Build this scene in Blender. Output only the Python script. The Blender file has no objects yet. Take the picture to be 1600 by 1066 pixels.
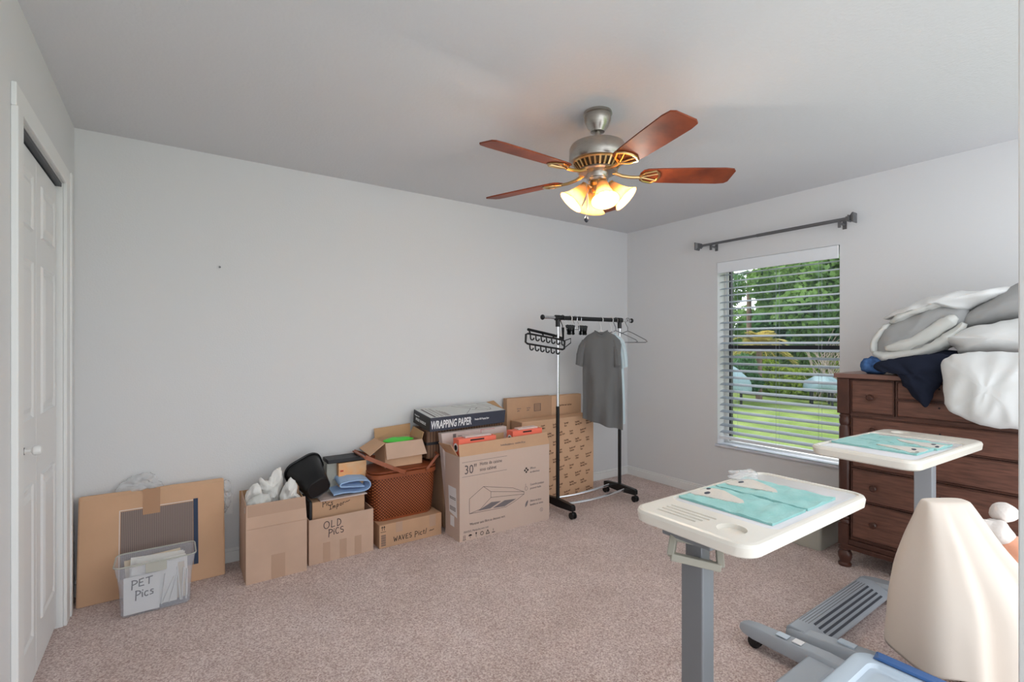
import bpy, bmesh, math, random
from mathutils import Vector, Matrix, noise

random.seed(7)
scene = bpy.context.scene
COL = scene.collection
PI = math.pi
R = math.radians

# ------------------------------------------------------------------ camera, sky, sun, exposure
cam_d = bpy.data.cameras.new('camera')
cam_d.sensor_width = 36.0
cam_d.lens = 36.0 * 761.0 / 1600.0
cam_d.shift_y = 5.0 / 1600.0
cam_d.clip_start = 0.02
cam = bpy.data.objects.new('camera', cam_d)
COL.objects.link(cam)
cam.location = (0, 0, 1.314)
cam.rotation_euler = (PI / 2, 0, -math.atan2(0.574, 0.819))
scene.camera = cam

world = bpy.data.worlds.new('sky')
scene.world = world
world.use_nodes = True
bg = world.node_tree.nodes['Background']
bg.inputs[0].default_value = (0.90, 0.955, 1.0, 1)
bg.inputs[1].default_value = 1.0

sun_d = bpy.data.lights.new('sun', 'SUN')
sun_d.energy = 1.7
sun_d.angle = R(3)
sun_d.color = (1.0, 0.95, 0.86)
sun = bpy.data.objects.new('sun', sun_d)
COL.objects.link(sun)
sun.rotation_euler = Vector((0.10, 0.72, 0.85)).to_track_quat('Z', 'Y').to_euler()
sun.location = (8, 10, 12)

vs = scene.view_settings
vs.view_transform = 'Standard'
vs.look = 'None'
vs.exposure = 1.16
vs.gamma = 1.0
vs.use_curve_mapping = False


# ------------------------------------------------------------------ materials
def lin(c):
    return tuple(((v / 255) / 12.92 if v / 255 <= 0.04045 else ((v / 255 + 0.055) / 1.055) ** 2.4) for v in c[:3]) + (1,)


def mat(name, rgb, rough=0.6, metal=0.0, var=0.0, vscale=8.0, bump=0.0, bscale=60.0, stretch=None,
        trans=0.0, ior=1.45, spec=None, rgb2=None, emit=None, estr=0.0, alpha=1.0, sheen=0.0, detail=4.0):
    m = bpy.data.materials.new(name)
    m.use_nodes = True
    nt = m.node_tree
    b = nt.nodes['Principled BSDF']
    c = lin(rgb)
    b.inputs['Base Color'].default_value = c
    b.inputs['Roughness'].default_value = rough
    b.inputs['Metallic'].default_value = metal
    b.inputs['IOR'].default_value = ior
    if trans: b.inputs['Transmission Weight'].default_value = trans
    if spec is not None: b.inputs['Specular IOR Level'].default_value = spec
    if sheen: b.inputs['Sheen Weight'].default_value = sheen
    if alpha < 1: b.inputs['Alpha'].default_value = alpha
    if emit:
        b.inputs['Emission Color'].default_value = lin(emit)
        b.inputs['Emission Strength'].default_value = estr
    if var or rgb2 or bump:
        tc = nt.nodes.new('ShaderNodeTexCoord')
        mp = nt.nodes.new('ShaderNodeMapping')
        if stretch: mp.inputs['Scale'].default_value = stretch
        nt.links.new(tc.outputs['Object'], mp.inputs['Vector'])
    if var or rgb2:
        n = nt.nodes.new('ShaderNodeTexNoise')
        n.inputs['Scale'].default_value = vscale
        n.inputs['Detail'].default_value = detail
        nt.links.new(mp.outputs[0], n.inputs['Vector'])
        r = nt.nodes.new('ShaderNodeValToRGB')
        r.color_ramp.elements[0].position = 0.32
        r.color_ramp.elements[1].position = 0.68
        if rgb2:
            r.color_ramp.elements[0].color = c
            r.color_ramp.elements[1].color = lin(rgb2)
        else:
            r.color_ramp.elements[0].color = tuple(v * (1 - var) for v in c[:3]) + (1,)
            r.color_ramp.elements[1].color = tuple(min(1, v * (1 + var)) for v in c[:3]) + (1,)
        nt.links.new(n.outputs['Fac'], r.inputs[0])
        nt.links.new(r.outputs[0], b.inputs['Base Color'])
    if bump:
        n2 = nt.nodes.new('ShaderNodeTexNoise')
        n2.inputs['Scale'].default_value = bscale
        n2.inputs['Detail'].default_value = 3
        nt.links.new(mp.outputs[0], n2.inputs['Vector'])
        bp = nt.nodes.new('ShaderNodeBump')
        bp.inputs['Strength'].default_value = bump
        bp.inputs['Distance'].default_value = 0.004
        nt.links.new(n2.outputs['Fac'], bp.inputs['Height'])
        nt.links.new(bp.outputs[0], b.inputs['Normal'])
    return m


def carpet_mat():
    m = mat('carpet', (190, 163, 150), 0.95, spec=0.1, sheen=0.2)
    nt = m.node_tree
    b = nt.nodes['Principled BSDF']
    tc = nt.nodes.new('ShaderNodeTexCoord')

    def nz(scale, detail, lo, hi, c0, c1):
        n = nt.nodes.new('ShaderNodeTexNoise')
        n.inputs['Scale'].default_value = scale
        n.inputs['Detail'].default_value = detail
        nt.links.new(tc.outputs['Object'], n.inputs['Vector'])
        r = nt.nodes.new('ShaderNodeValToRGB')
        r.color_ramp.elements[0].position = lo
        r.color_ramp.elements[1].position = hi
        r.color_ramp.elements[0].color = c0
        r.color_ramp.elements[1].color = c1
        nt.links.new(n.outputs['Fac'], r.inputs[0])
        return n, r
    n1, r1 = nz(150, 4, 0.34, 0.66, lin((192, 160, 152)), lin((255, 238, 232)))
    n2, r2 = nz(2.3, 3, 0.38, 0.62, (0.92, 0.905, 0.89, 1), (1, 1, 1, 1))
    n3, r3 = nz(11, 4, 0.35, 0.65, (0.93, 0.92, 0.915, 1), (1, 1, 1, 1))
    mx = nt.nodes.new('ShaderNodeMix'); mx.data_type = 'RGBA'; mx.blend_type = 'MULTIPLY'
    mx.inputs[0].default_value = 1
    nt.links.new(r1.outputs[0], mx.inputs[6]); nt.links.new(r2.outputs[0], mx.inputs[7])
    my = nt.nodes.new('ShaderNodeMix'); my.data_type = 'RGBA'; my.blend_type = 'MULTIPLY'
    my.inputs[0].default_value = 1
    nt.links.new(mx.outputs[2], my.inputs[6]); nt.links.new(r3.outputs[0], my.inputs[7])
    nt.links.new(my.outputs[2], b.inputs['Base Color'])
    bp = nt.nodes.new('ShaderNodeBump')
    bp.inputs['Strength'].default_value = 0.9
    bp.inputs['Distance'].default_value = 0.012
    nt.links.new(n1.outputs['Fac'], bp.inputs['Height'])
    nt.links.new(bp.outputs[0], b.inputs['Normal'])
    return m


def stripe_mat(name, ca, cb, scale, axis='X', rough=0.6):
    m = mat(name, ca, rough)
    nt = m.node_tree
    b = nt.nodes['Principled BSDF']
    tc = nt.nodes.new('ShaderNodeTexCoord')
    w = nt.nodes.new('ShaderNodeTexWave')
    w.bands_direction = axis
    w.inputs['Scale'].default_value = scale
    nt.links.new(tc.outputs['Object'], w.inputs['Vector'])
    r = nt.nodes.new('ShaderNodeValToRGB')
    r.color_ramp.elements[0].color = lin(ca)
    r.color_ramp.elements[1].color = lin(cb)
    nt.links.new(w.outputs['Fac'], r.inputs[0])
    nt.links.new(r.outputs[0], b.inputs['Base Color'])
    return m


def wicker_mat():
    m = mat('wicker', (120, 62, 34), 0.45)
    nt = m.node_tree
    b = nt.nodes['Principled BSDF']
    tc = nt.nodes.new('ShaderNodeTexCoord')
    mp = nt.nodes.new('ShaderNodeMapping')
    mp.inputs['Rotation'].default_value = (0, R(45), 0)
    nt.links.new(tc.outputs['Object'], mp.inputs['Vector'])
    outs = []
    for ax in 'XZ':
        w = nt.nodes.new('ShaderNodeTexWave')
        w.bands_direction = ax
        w.inputs['Scale'].default_value = 22
        w.inputs['Distortion'].default_value = 0.6
        nt.links.new(mp.outputs[0], w.inputs['Vector'])
        outs.append(w)
    mu = nt.nodes.new('ShaderNodeMath'); mu.operation = 'MULTIPLY'
    nt.links.new(outs[0].outputs['Fac'], mu.inputs[0]); nt.links.new(outs[1].outputs['Fac'], mu.inputs[1])
    r = nt.nodes.new('ShaderNodeValToRGB')
    r.color_ramp.elements[0].color = lin((96, 44, 22))
    r.color_ramp.elements[1].color = lin((196, 112, 66))
    r.color_ramp.elements[1].position = 0.8
    nt.links.new(mu.outputs[0], r.inputs[0])
    nt.links.new(r.outputs[0], b.inputs['Base Color'])
    bp = nt.nodes.new('ShaderNodeBump'); bp.inputs['Strength'].default_value = 0.8; bp.inputs['Distance'].default_value = 0.004
    nt.links.new(mu.outputs[0], bp.inputs['Height']); nt.links.new(bp.outputs[0], b.inputs['Normal'])
    return m


def leaf_mat(name, a, c2, scale=1.5):
    m = mat(name, a, 0.6, rgb2=c2, vscale=scale, spec=0.25)
    nt = m.node_tree
    b = nt.nodes['Principled BSDF']
    t = nt.nodes.new('ShaderNodeBsdfTranslucent')
    t.inputs[0].default_value = lin(c2)
    mx = nt.nodes.new('ShaderNodeMixShader'); mx.inputs[0].default_value = 0.3
    out = nt.nodes['Material Output']
    nt.links.new(b.outputs[0], mx.inputs[1]); nt.links.new(t.outputs[0], mx.inputs[2])
    nt.links.new(mx.outputs[0], out.inputs[0])
    return m


def film_mat(name, rgb, see=0.5, rough=0.3):
    """thin clear or milky plastic: part plain transparency, part glossy plastic"""
    m = mat(name, rgb, rough)
    nt = m.node_tree
    b = nt.nodes['Principled BSDF']
    t = nt.nodes.new('ShaderNodeBsdfTransparent')
    mx = nt.nodes.new('ShaderNodeMixShader'); mx.inputs[0].default_value = see
    out = nt.nodes['Material Output']
    nt.links.new(b.outputs[0], mx.inputs[1]); nt.links.new(t.outputs[0], mx.inputs[2])
    nt.links.new(mx.outputs[0], out.inputs[0])
    return m


def shade_mat():
    m = mat('frosted_glass', (244, 212, 158), 0.4)
    nt = m.node_tree
    b = nt.nodes['Principled BSDF']
    t = nt.nodes.new('ShaderNodeBsdfTranslucent'); t.inputs[0].default_value = (0.80, 0.55, 0.29, 1)
    mx = nt.nodes.new('ShaderNodeMixShader'); mx.inputs[0].default_value = 0.6
    out = nt.nodes['Material Output']
    nt.links.new(b.outputs[0], mx.inputs[1]); nt.links.new(t.outputs[0], mx.inputs[2])
    nt.links.new(mx.outputs[0], out.inputs[0])
    return m


M = {}
M['wall'] = mat('wall_paint', (225, 225, 226), 0.85, bump=0.15, bscale=120, spec=0.2)
M['ceil'] = mat('ceiling_paint', (217, 217, 219), 0.9, bump=0.5, bscale=70, spec=0.1)
M['trim'] = mat('white_trim', (236, 236, 235), 0.45)
M['door'] = mat('white_door', (234, 234, 234), 0.45)
M['carpet'] = carpet_mat()
M['dark'] = mat('closet_shadow_tone', (40, 38, 36), 0.9)  # closet wall colour with the unlit interior's shade put into it
M['blackp'] = mat('black_plastic', (22, 22, 24), 0.35)
M['blackm'] = mat('black_metal', (26, 26, 28), 0.4, metal=0.2)
M['chrome'] = mat('chrome', (225, 225, 228), 0.14, metal=1)
M['nickel'] = mat('brushed_nickel', (178, 172, 164), 0.3, metal=1, var=0.08, vscale=30, stretch=(1, 1, 12))
M['brass'] = mat('warm_metal', (205, 172, 120), 0.28, metal=1)
M['rodgrey'] = mat('pewter_metal', (112, 112, 114), 0.4, metal=0.5)
M['blade'] = mat('cherry_wood', (104, 42, 20), 0.5, rgb2=(146, 66, 32), vscale=9, stretch=(1, 1, 1))
M['shade'] = shade_mat()
M['bulb'] = mat('lit_bulb', (255, 250, 240), 0.4, emit=(255, 240, 210), estr=1.3)
M['card'] = mat('cardboard', (202, 172, 152), 0.85, var=0.06, vscale=5, spec=0.1)
M['card_tan'] = mat('tan_cardboard', (214, 174, 142), 0.85, var=0.05, vscale=4, spec=0.1)
M['card_br'] = mat('brown_cardboard', (198, 160, 130), 0.85, var=0.06, vscale=5, spec=0.1)
M['card_in'] = mat('cardboard_inside', (196, 158, 120), 0.9, var=0.05, vscale=6, spec=0.1)
M['card_pale'] = mat('pale_carton', (214, 196, 190), 0.8, var=0.04, vscale=6)
M['card_hood'] = stripe_mat('ribbed_cardboard', (200, 176, 162), (208, 186, 173), 26, 'X', 0.85)
M['tape'] = mat('packing_tape', (178, 134, 98), 0.35)
M['tape_p'] = mat('pale_packing_tape', (188, 156, 134), 0.35)
M['ink'] = mat('black_ink', (38, 32, 34), 0.8)
M['ink2'] = mat('faded_ink', (92, 82, 84), 0.8)
M['inkp'] = mat('printed_grey', (118, 110, 112), 0.8)
M['inkbrown'] = mat('brown_print', (100, 66, 46), 0.8)
M['white'] = mat('white_print', (238, 238, 240), 0.7)
M['paper'] = mat('white_paper', (236, 234, 230), 0.9, bump=0.3, bscale=20)
M['cream'] = mat('cream_paper', (222, 206, 184), 0.9)
M['slate'] = mat('slate_print', (66, 70, 84), 0.5)
M['slate_d'] = mat('dark_print', (46, 46, 50), 0.5)
M['wrap_top'] = mat('pale_print', (206, 208, 206), 0.5)
M['pin'] = stripe_mat('pinstripe_print', (112, 96, 92), (156, 138, 130), 40, 'X')
M['navy_p'] = mat('navy_print', (44, 60, 88), 0.6)
M['orange'] = mat('coral_carton', (250, 122, 98), 0.45)
M['peachbox'] = mat('orange_print', (244, 178, 120), 0.5, rgb2=(236, 200, 160), vscale=12)
M['wicker'] = wicker_mat()
M['lidwood'] = mat('basket_lid_wood', (132, 66, 36), 0.4, var=0.15, vscale=6, stretch=(1, 6, 6))
M['handlew'] = mat('basket_handle_wood', (150, 80, 48), 0.4, var=0.1, vscale=10)
M['green'] = mat('green_plastic', (86, 214, 76), 0.4)
M['binclear'] = film_mat('clear_bin_plastic', (226, 232, 244), 0.80, 0.25)
M['film'] = film_mat('clear_wrap', (240, 242, 244), 0.6, 0.15)
M['bincl2'] = film_mat('milky_bin_plastic', (206, 206, 196), 0.3, 0.3)
M['bluec'] = mat('light_blue_cloth', (166, 198, 238), 0.9, bump=0.2, bscale=300, sheen=0.2)
M['greyshirt'] = mat('grey_knit', (112, 112, 112), 0.95, bump=0.3, bscale=250, spec=0.1, sheen=0.2)
M['paleshirt'] = mat('pale_blue_knit', (206, 222, 228), 0.95, spec=0.1)
M['hangerw'] = mat('white_hanger_plastic', (226, 226, 226), 0.4)
M['hangerg'] = mat('grey_hanger_wire', (130, 130, 132), 0.4, metal=0.4)
M['tabletop'] = mat('cream_table_plastic', (228, 222, 212), 0.3, var=0.02, vscale=5)
M['tray'] = mat('pale_tray_plastic', (226, 226, 230), 0.12)
M['column'] = mat('grey_column_steel', (122, 124, 128), 0.35, metal=0.15)
M['column_l'] = mat('light_grey_steel', (176, 180, 186), 0.35, metal=0.1)
M['lever'] = mat('putty_lever_plastic', (158, 154, 142), 0.45)
M['base'] = mat('grey_base_plastic', (164, 170, 178), 0.4)
M['base_d'] = mat('dark_rib', (70, 74, 82), 0.5)
M['aqua'] = mat('aqua_terry', (132, 190, 186), 0.95, rgb2=(156, 206, 202), vscale=14, bump=0.5, bscale=120, sheen=0.2)
M['whale'] = mat('pale_grey_terry', (214, 208, 200), 0.95, bump=0.5, bscale=120)
M['wood'] = mat('mahogany', (94, 64, 54), 0.38, rgb2=(124, 84, 70), vscale=7, stretch=(1.5, 1.5, 14), bump=0.03, bscale=30)
M['wood_d'] = mat('dark_mahogany', (70, 44, 36), 0.32, rgb2=(86, 54, 44), vscale=10)
M['wood_t'] = mat('mahogany_top', (120, 88, 78), 0.35, rgb2=(136, 100, 88), vscale=6, stretch=(6, 1, 1))
M['sheet'] = mat('white_sheet', (222, 222, 221), 0.95, spec=0.1, bump=0.25, bscale=12)
M['sheet2'] = mat('offwhite_sheet', (212, 212, 208), 0.95, spec=0.1, bump=0.25, bscale=14)
M['sheetg'] = mat('grey_sheet', (164, 164, 164), 0.95, spec=0.1, bump=0.25, bscale=14)
M['navyc'] = mat('navy_cloth', (36, 40, 54), 0.95, spec=0.1, bump=0.2, bscale=20)
M['denim'] = mat('blue_cloth', (84, 122, 178), 0.95, rgb2=(40, 56, 90), vscale=18, spec=0.1)
M['chairc'] = mat('cream_drape', (222, 209, 197), 0.95, spec=0.1, bump=0.15, bscale=10, sheen=0.1)
M['plush'] = mat('white_plush', (232, 222, 216), 1.0, bump=0.6, bscale=90, sheen=0.3)
M['peach'] = mat('peach_plush', (236, 168, 138), 1.0, bump=0.6, bscale=90, sheen=0.3)
M['lidgrey'] = mat('pale_blue_lid', (196, 208, 220), 0.3)
M['latch'] = mat('blue_latch', (62, 102, 158), 0.4)
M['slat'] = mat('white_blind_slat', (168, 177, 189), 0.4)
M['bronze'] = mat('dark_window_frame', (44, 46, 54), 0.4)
M['glass'] = film_mat('window_glass', (200, 220, 225), 0.94, 0.02)
M['rail'] = mat('white_blind_rail', (238, 241, 245), 0.4)
M['sill'] = mat('marble_sill', (226, 230, 238), 0.25, rgb2=(206, 210, 222), vscale=9)
M['lawn'] = mat('grass', (90, 114, 52), 0.95, rgb2=(126, 142, 84), vscale=1.6, spec=0.1, bump=0.6, bscale=40)
M['leaf_a'] = leaf_mat('leaf_mid', (62, 98, 52), (124, 156, 84), 1.2)
M['leaf_b'] = leaf_mat('leaf_dark', (44, 84, 62), (96, 140, 84), 1.2)
M['leaf_c'] = leaf_mat('leaf_lime', (108, 142, 48), (162, 180, 76), 1.5)
M['frond'] = leaf_mat('frond_yellow', (146, 146, 80), (194, 178, 104), 2.0)
M['bark'] = mat('bark', (120, 100, 88), 0.95, var=0.2, vscale=6)
M['tarp'] = mat('blue_grey_tarp', (128, 152, 160), 0.7, var=0.12, vscale=3, bump=0.3, bscale=8)
M['stucco'] = mat('outer_stucco', (222, 216, 206), 0.9)


# ------------------------------------------------------------------ geometry helpers
class MB:
    def __init__(s):
        s.v = []; s.f = []

    def add(s, vs, fs):
        o = len(s.v)
        s.v += [tuple(p) for p in vs]
        s.f += [tuple(i + o for i in f) for f in fs]
        return s

    def box(s, x0, x1, y0, y1, z0, z1):
        vs = [(x, y, z) for z in (z0, z1) for y in (y0, y1) for x in (x0, x1)]
        return s.add(vs, [(0, 2, 3, 1), (4, 5, 7, 6), (0, 1, 5, 4), (2, 6, 7, 3), (0, 4, 6, 2), (1, 3, 7, 5)])

    def obox(s, c, h, m=None):
        c = Vector(c); m = m or Matrix.Identity(3)
        vs = [c + m @ Vector((x * h[0], y * h[1], z * h[2])) for z in (-1, 1) for y in (-1, 1) for x in (-1, 1)]
        return s.add(vs, [(0, 2, 3, 1), (4, 5, 7, 6), (0, 1, 5, 4), (2, 6, 7, 3), (0, 4, 6, 2), (1, 3, 7, 5)])

    def bar(s, a, b, w, t, up=(0, 0, 1)):
        a = Vector(a); b = Vector(b); d = (b - a); L = d.length; d.normalize()
        sd = d.cross(Vector(up))
        if sd.length < 1e-4: sd = Vector((1, 0, 0))
        sd.normalize(); u = sd.cross(d)
        m = Matrix((d, sd, u)).transposed()
        return s.obox((a + b) / 2, (L / 2, w / 2, t / 2), m)

    def quadslab(s, p, n, t):
        """flat panel from corner points p, thickness t along n"""
        n = Vector(n).normalized() * t; p = [Vector(q) for q in p]; k = len(p)
        vs = p + [q + n for q in p]
        fs = [tuple(range(k - 1, -1, -1)), tuple(range(k, 2 * k))] + [(i, (i + 1) % k, k + (i + 1) % k, k + i) for i in range(k)]
        return s.add(vs, fs)

    def loft(s, rings, cap0=True, cap1=True, closed=True):
        n = len(rings[0]); vs = [p for r in rings for p in r]; fs = []
        m = n if closed else n - 1
        for i in range(len(rings) - 1):
            for j in range(m):
                a = i * n + j; b = i * n + (j + 1) % n
                fs.append((a, b, b + n, a + n))
        if cap0: fs.append(tuple(range(n - 1, -1, -1)))
        if cap1: fs.append(tuple((len(rings) - 1) * n + j for j in range(n)))
        return s.add(vs, fs)

    def lathe(s, prof, c=(0, 0, 0), m=None, n=24, sx=1, sy=1, cap0=True, cap1=True):
        c = Vector(c); m = m or Matrix.Identity(3)
        rings = [[c + m @ Vector((r * math.cos(2 * PI * k / n) * sx, r * math.sin(2 * PI * k / n) * sy, z)) for k in range(n)] for r, z in prof]
        return s.loft(rings, cap0, cap1)

    def tube(s, pts, r, n=8, closed=False):
        pts = [Vector(p) for p in pts]; N = len(pts); rings = []
        up = None
        for i, p in enumerate(pts):
            if closed:
                d = pts[(i + 1) % N] - pts[i - 1]
            else:
                d = pts[min(i + 1, N - 1)] - pts[max(i - 1, 0)]
            d.normalize()
            if up is None:
                up = Vector((0, 0, 1)) if abs(d.z) < 0.9 else Vector((1, 0, 0))
            a = d.cross(up)
            if a.length < 1e-5: a = d.orthogonal()
            a.normalize(); up = a.cross(d)
            rr = r[i] if isinstance(r, (list, tuple)) else r
            rings.append([p + (a * math.cos(2 * PI * k / n) + up * math.sin(2 * PI * k / n)) * rr for k in range(n)])
        if closed: rings.append(rings[0])
        return s.loft(rings, not closed, not closed)

    def sphere(s, c, r, n=12, m=8, sc=(1, 1, 1)):
        c = Vector(c)
        rings = [[c + Vector((math.sin(PI * i / m) * math.cos(2 * PI * k / n) * r * sc[0],
                              math.sin(PI * i / m) * math.sin(2 * PI * k / n) * r * sc[1],
                              -math.cos(PI * i / m) * r * sc[2])) for k in range(n)] for i in range(m + 1)]
        rings[0] = [c + Vector((1e-4 * math.cos(2 * PI * k / n), 1e-4 * math.sin(2 * PI * k / n), -r * sc[2])) for k in range(n)]
        rings[-1] = [c + Vector((1e-4 * math.cos(2 * PI * k / n), 1e-4 * math.sin(2 * PI * k / n), r * sc[2])) for k in range(n)]
        return s.loft(rings)

    def build(s, name, m, parent=None, smooth=False, bevel=0.0, seg=2):
        vs = [Vector(p) for p in s.v]
        me = bpy.data.meshes.new(name)
        o = bpy.data.objects.new(name, me)
        if parent is None:
            x = [p.x for p in vs]; y = [p.y for p in vs]; z = [p.z for p in vs]
            b = Vector(((min(x) + max(x)) / 2, (min(y) + max(y)) / 2, min(z)))
            vs = [p - b for p in vs]
            o.location = b
        me.from_pydata(vs, [], s.f)
        bm = bmesh.new(); bm.from_mesh(me)
        bmesh.ops.recalc_face_normals(bm, faces=bm.faces)
        bm.to_mesh(me); bm.free()
        me.materials.append(M[m] if isinstance(m, str) else m)
        COL.objects.link(o)
        if parent is not None: adopt(o, parent)
        if smooth:
            me.shade_smooth()
            if smooth != 'all':
                me.set_sharp_from_angle(angle=R(40))
        if bevel:
            bv = o.modifiers.new('bevel', 'BEVEL')
            bv.width = bevel; bv.segments = seg; bv.limit_method = 'ANGLE'; bv.angle_limit = R(40)
        return o


def adopt(o, parent):
    """child whose mesh is written in world coordinates"""
    o.parent = parent
    off = Vector((0, 0, 0)); p = parent
    if p.parent is None: off = Vector(p.location)
    if off.length > 0: o.matrix_parent_inverse = Matrix.Translation(-off)


def tag(o, label, cat, group=None):
    o['label'] = label; o['category'] = cat
    if group: o['group'] = group
    return o


def thing(name, loc, label, cat, group=None):
    o = bpy.data.objects.new(name, None)
    o.empty_display_size = 0.1
    o.location = loc
    COL.objects.link(o)
    return tag(o, label, cat, group)


def struct(o, label=None):
    o['kind'] = 'structure'
    if label: o['label'] = label
    return o


def bool_cut(o, cutter_mb):
    me = bpy.data.meshes.new('cut'); me.from_pydata(cutter_mb.v, [], cutter_mb.f)
    bm = bmesh.new(); bm.from_mesh(me); bmesh.ops.recalc_face_normals(bm, faces=bm.faces); bm.to_mesh(me); bm.free()
    c = bpy.data.objects.new('cut', me); COL.objects.link(c)
    md = o.modifiers.new('cut', 'BOOLEAN'); md.operation = 'DIFFERENCE'; md.object = c; md.solver = 'EXACT'
    bpy.context.view_layer.update()
    c.matrix_world = Matrix.Identity(4)
    dg = bpy.context.evaluated_depsgraph_get(); dg.update()
    new = bpy.data.meshes.new_from_object(o.evaluated_get(dg))
    o.modifiers.remove(md)
    old = o.data; o.data = new; bpy.data.meshes.remove(old); new.name = o.name
    bpy.data.objects.remove(c); bpy.data.meshes.remove(me)


def frame(o, x, y):
    x = Vector(x).normalized(); y = Vector(y).normalized(); z = x.cross(y)
    m = Matrix((x, y, z)).transposed().to_4x4(); m.translation = Vector(o)
    return m


FRONT = ((1, 0, 0), (0, 0, 1))       # a face that looks towards -Y


def text(s, size, m, parent, fr, name='lettering', wid=1.0, bold=0.0, align='LEFT'):
    cu = bpy.data.curves.new('t', 'FONT')
    cu.body = s; cu.size = size; cu.extrude = 0.0004; cu.offset = bold; cu.align_x = align
    cu.resolution_u = 2
    o = bpy.data.objects.new('t', cu)
    COL.objects.link(o)
    dg = bpy.context.evaluated_depsgraph_get()
    me = bpy.data.meshes.new_from_object(o.evaluated_get(dg))
    bpy.data.objects.remove(o); bpy.data.curves.remove(cu)
    me.transform(fr @ Matrix.Translation((0, 0, 0.0006)) @ Matrix.Diagonal((wid, 1, 1, 1)))
    me.materials.clear(); me.materials.append(M[m])
    for p in me.polygons: p.material_index = 0
    ob = bpy.data.objects.new(name, me); COL.objects.link(ob); adopt(ob, parent)
    return ob


def ribbon(mb, pts, w, fr, lift=0.0006):
    """flat pen or print line through 2-D points on a face"""
    P = [Vector((p[0], p[1], 0)) for p in pts]
    for a, b in zip(P[:-1], P[1:]):
        d = (b - a)
        if d.length < 1e-6: continue
        d.normalize(); n = Vector((-d.y, d.x, 0)) * w / 2; e = d * w * 0.3
        q = [a - e - n, b + e - n, b + e + n, a - e + n]
        mb.quadslab([fr @ (p + Vector((0, 0, 0.0001))) for p in q], fr.to_3x3() @ Vector((0, 0, 1)), lift)


def arc(cx, cy, rx, ry, a0, a1, n=10):
    return [(cx + rx * math.cos(R(a0 + (a1 - a0) * i / n)), cy + ry * math.sin(R(a0 + (a1 - a0) * i / n))) for i in range(n + 1)]


HAND = {
    'P': [[(0.05, -0.25), (0.12, 1)], [(0.05, 0.95)] + arc(0.1, 0.7, 0.6, 0.3, 90, -90)],
    'E': [[(0.6, 1), (0.1, 0.95), (0.05, 0.02), (0.62, 0)], [(0.05, 0.5), (0.5, 0.52)]],
    'T': [[(0, 0.95), (0.8, 1)], [(0.4, 1), (0.36, 0)]],
    'i': [[(0.1, 0.62), (0.12, 0)], [(0.14, 0.85), (0.17, 0.92)]],
    'c': [arc(0.32, 0.3, 0.28, 0.32, 50, 310)],
    's': [[(0.5, 0.6), (0.2, 0.62), (0.12, 0.45), (0.45, 0.26), (0.42, 0.05), (0.05, 0.02)]],
    'O': [arc(0.4, 0.5, 0.4, 0.5, 100, 460, 16)],
    'L': [[(0.1, 1), (0.06, 0.02), (0.55, 0.08)]],
    'D': [[(0.08, 0), (0.12, 1)] + arc(0.12, 0.5, 0.5, 0.5, 90, -90)],
    'I': [[(0, 0.98), (0.5, 1)], [(0.25, 1), (0.24, 0)], [(0, 0), (0.5, 0.02)]],
    'm': [[(0, 0), (0.05, 0.55), (0.25, 0.5), (0.28, 0.05), (0.34, 0.5), (0.55, 0.5), (0.6, 0)]],
    'p': [[(0.02, -0.5), (0.12, 0.6)], arc(0.25, 0.32, 0.22, 0.28, 140, -140)],
    'o': [arc(0.25, 0.3, 0.22, 0.28, 90, 450, 10)],
    'r': [[(0.05, 0), (0.08, 0.55)], [(0.08, 0.4), (0.25, 0.55), (0.42, 0.5)]],
    't': [[(0.2, 0.9), (0.16, 0.05), (0.35, 0.02)], [(0, 0.62), (0.4, 0.64)]],
    'u': [[(0.02, 0.55), (0.05, 0.08), (0.3, 0.05), (0.38, 0.55), (0.42, 0)]],
    'W': [[(0, 1), (0.2, 0), (0.42, 0.7), (0.62, 0), (0.85, 1)]],
    'A': [[(0, 0), (0.3, 1), (0.62, 0)], [(0.12, 0.38), (0.52, 0.4)]],
    'V': [[(0, 1), (0.28, 0), (0.58, 1)]],
    'S': [arc(0.3, 0.74, 0.26, 0.25, 40, 270, 7) + arc(0.3, 0.25, 0.26, 0.25, 90, -140, 7)],
    'C': [arc(0.35, 0.5, 0.32, 0.5, 50, 310, 10)],
    '/': [[(0, -0.1), (0.3, 1.1)]],
    '~': [[(0, 0.3), (0.3, 0.45), (0.6, 0.35), (1.1, 0.5)]],
    ':': [[(0.1, 0.1), (0.12, 0.14)], [(0.1, 0.5), (0.12, 0.54)]],
}
HANDW = {'i': 0.3, 'c': 0.65, 's': 0.6, 'o': 0.6, 'r': 0.5, 't': 0.5, 'm': 0.8, 'W': 1.0, ':': 0.35, '/': 0.45, 'I': 0.65, 'p': 0.65, 'O': 0.95, '~': 1.2}


def handwrite(s, size, m, parent, fr, w=0.005, gap=0.12, slope=0.0, sx=1.0):
    mb = MB(); x = 0
    for ch in s:
        if ch == ' ': x += 0.5; continue
        for pl in HAND[ch]:
            ribbon(mb, [((x + p[0]) * size * sx, p[1] * size + (x + p[0]) * size * slope) for p in pl], w, fr)
        x += HANDW.get(ch, 0.75) + gap
    return mb.build('handwriting', m, parent)


def rrect(x0, x1, y0, y1, r, n=6):
    pts = []
    for cx, cy, a in ((x1 - r, y1 - r, 0), (x0 + r, y1 - r, 90), (x0 + r, y0 + r, 180), (x1 - r, y0 + r, 270)):
        for i in range(n + 1):
            t = R(a + 90 * i / n); pts.append((cx + r * math.cos(t), cy + r * math.sin(t)))
    return pts


def ridge(p):
    return 1.0 - 2.0 * abs(noise.noise(p))


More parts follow.
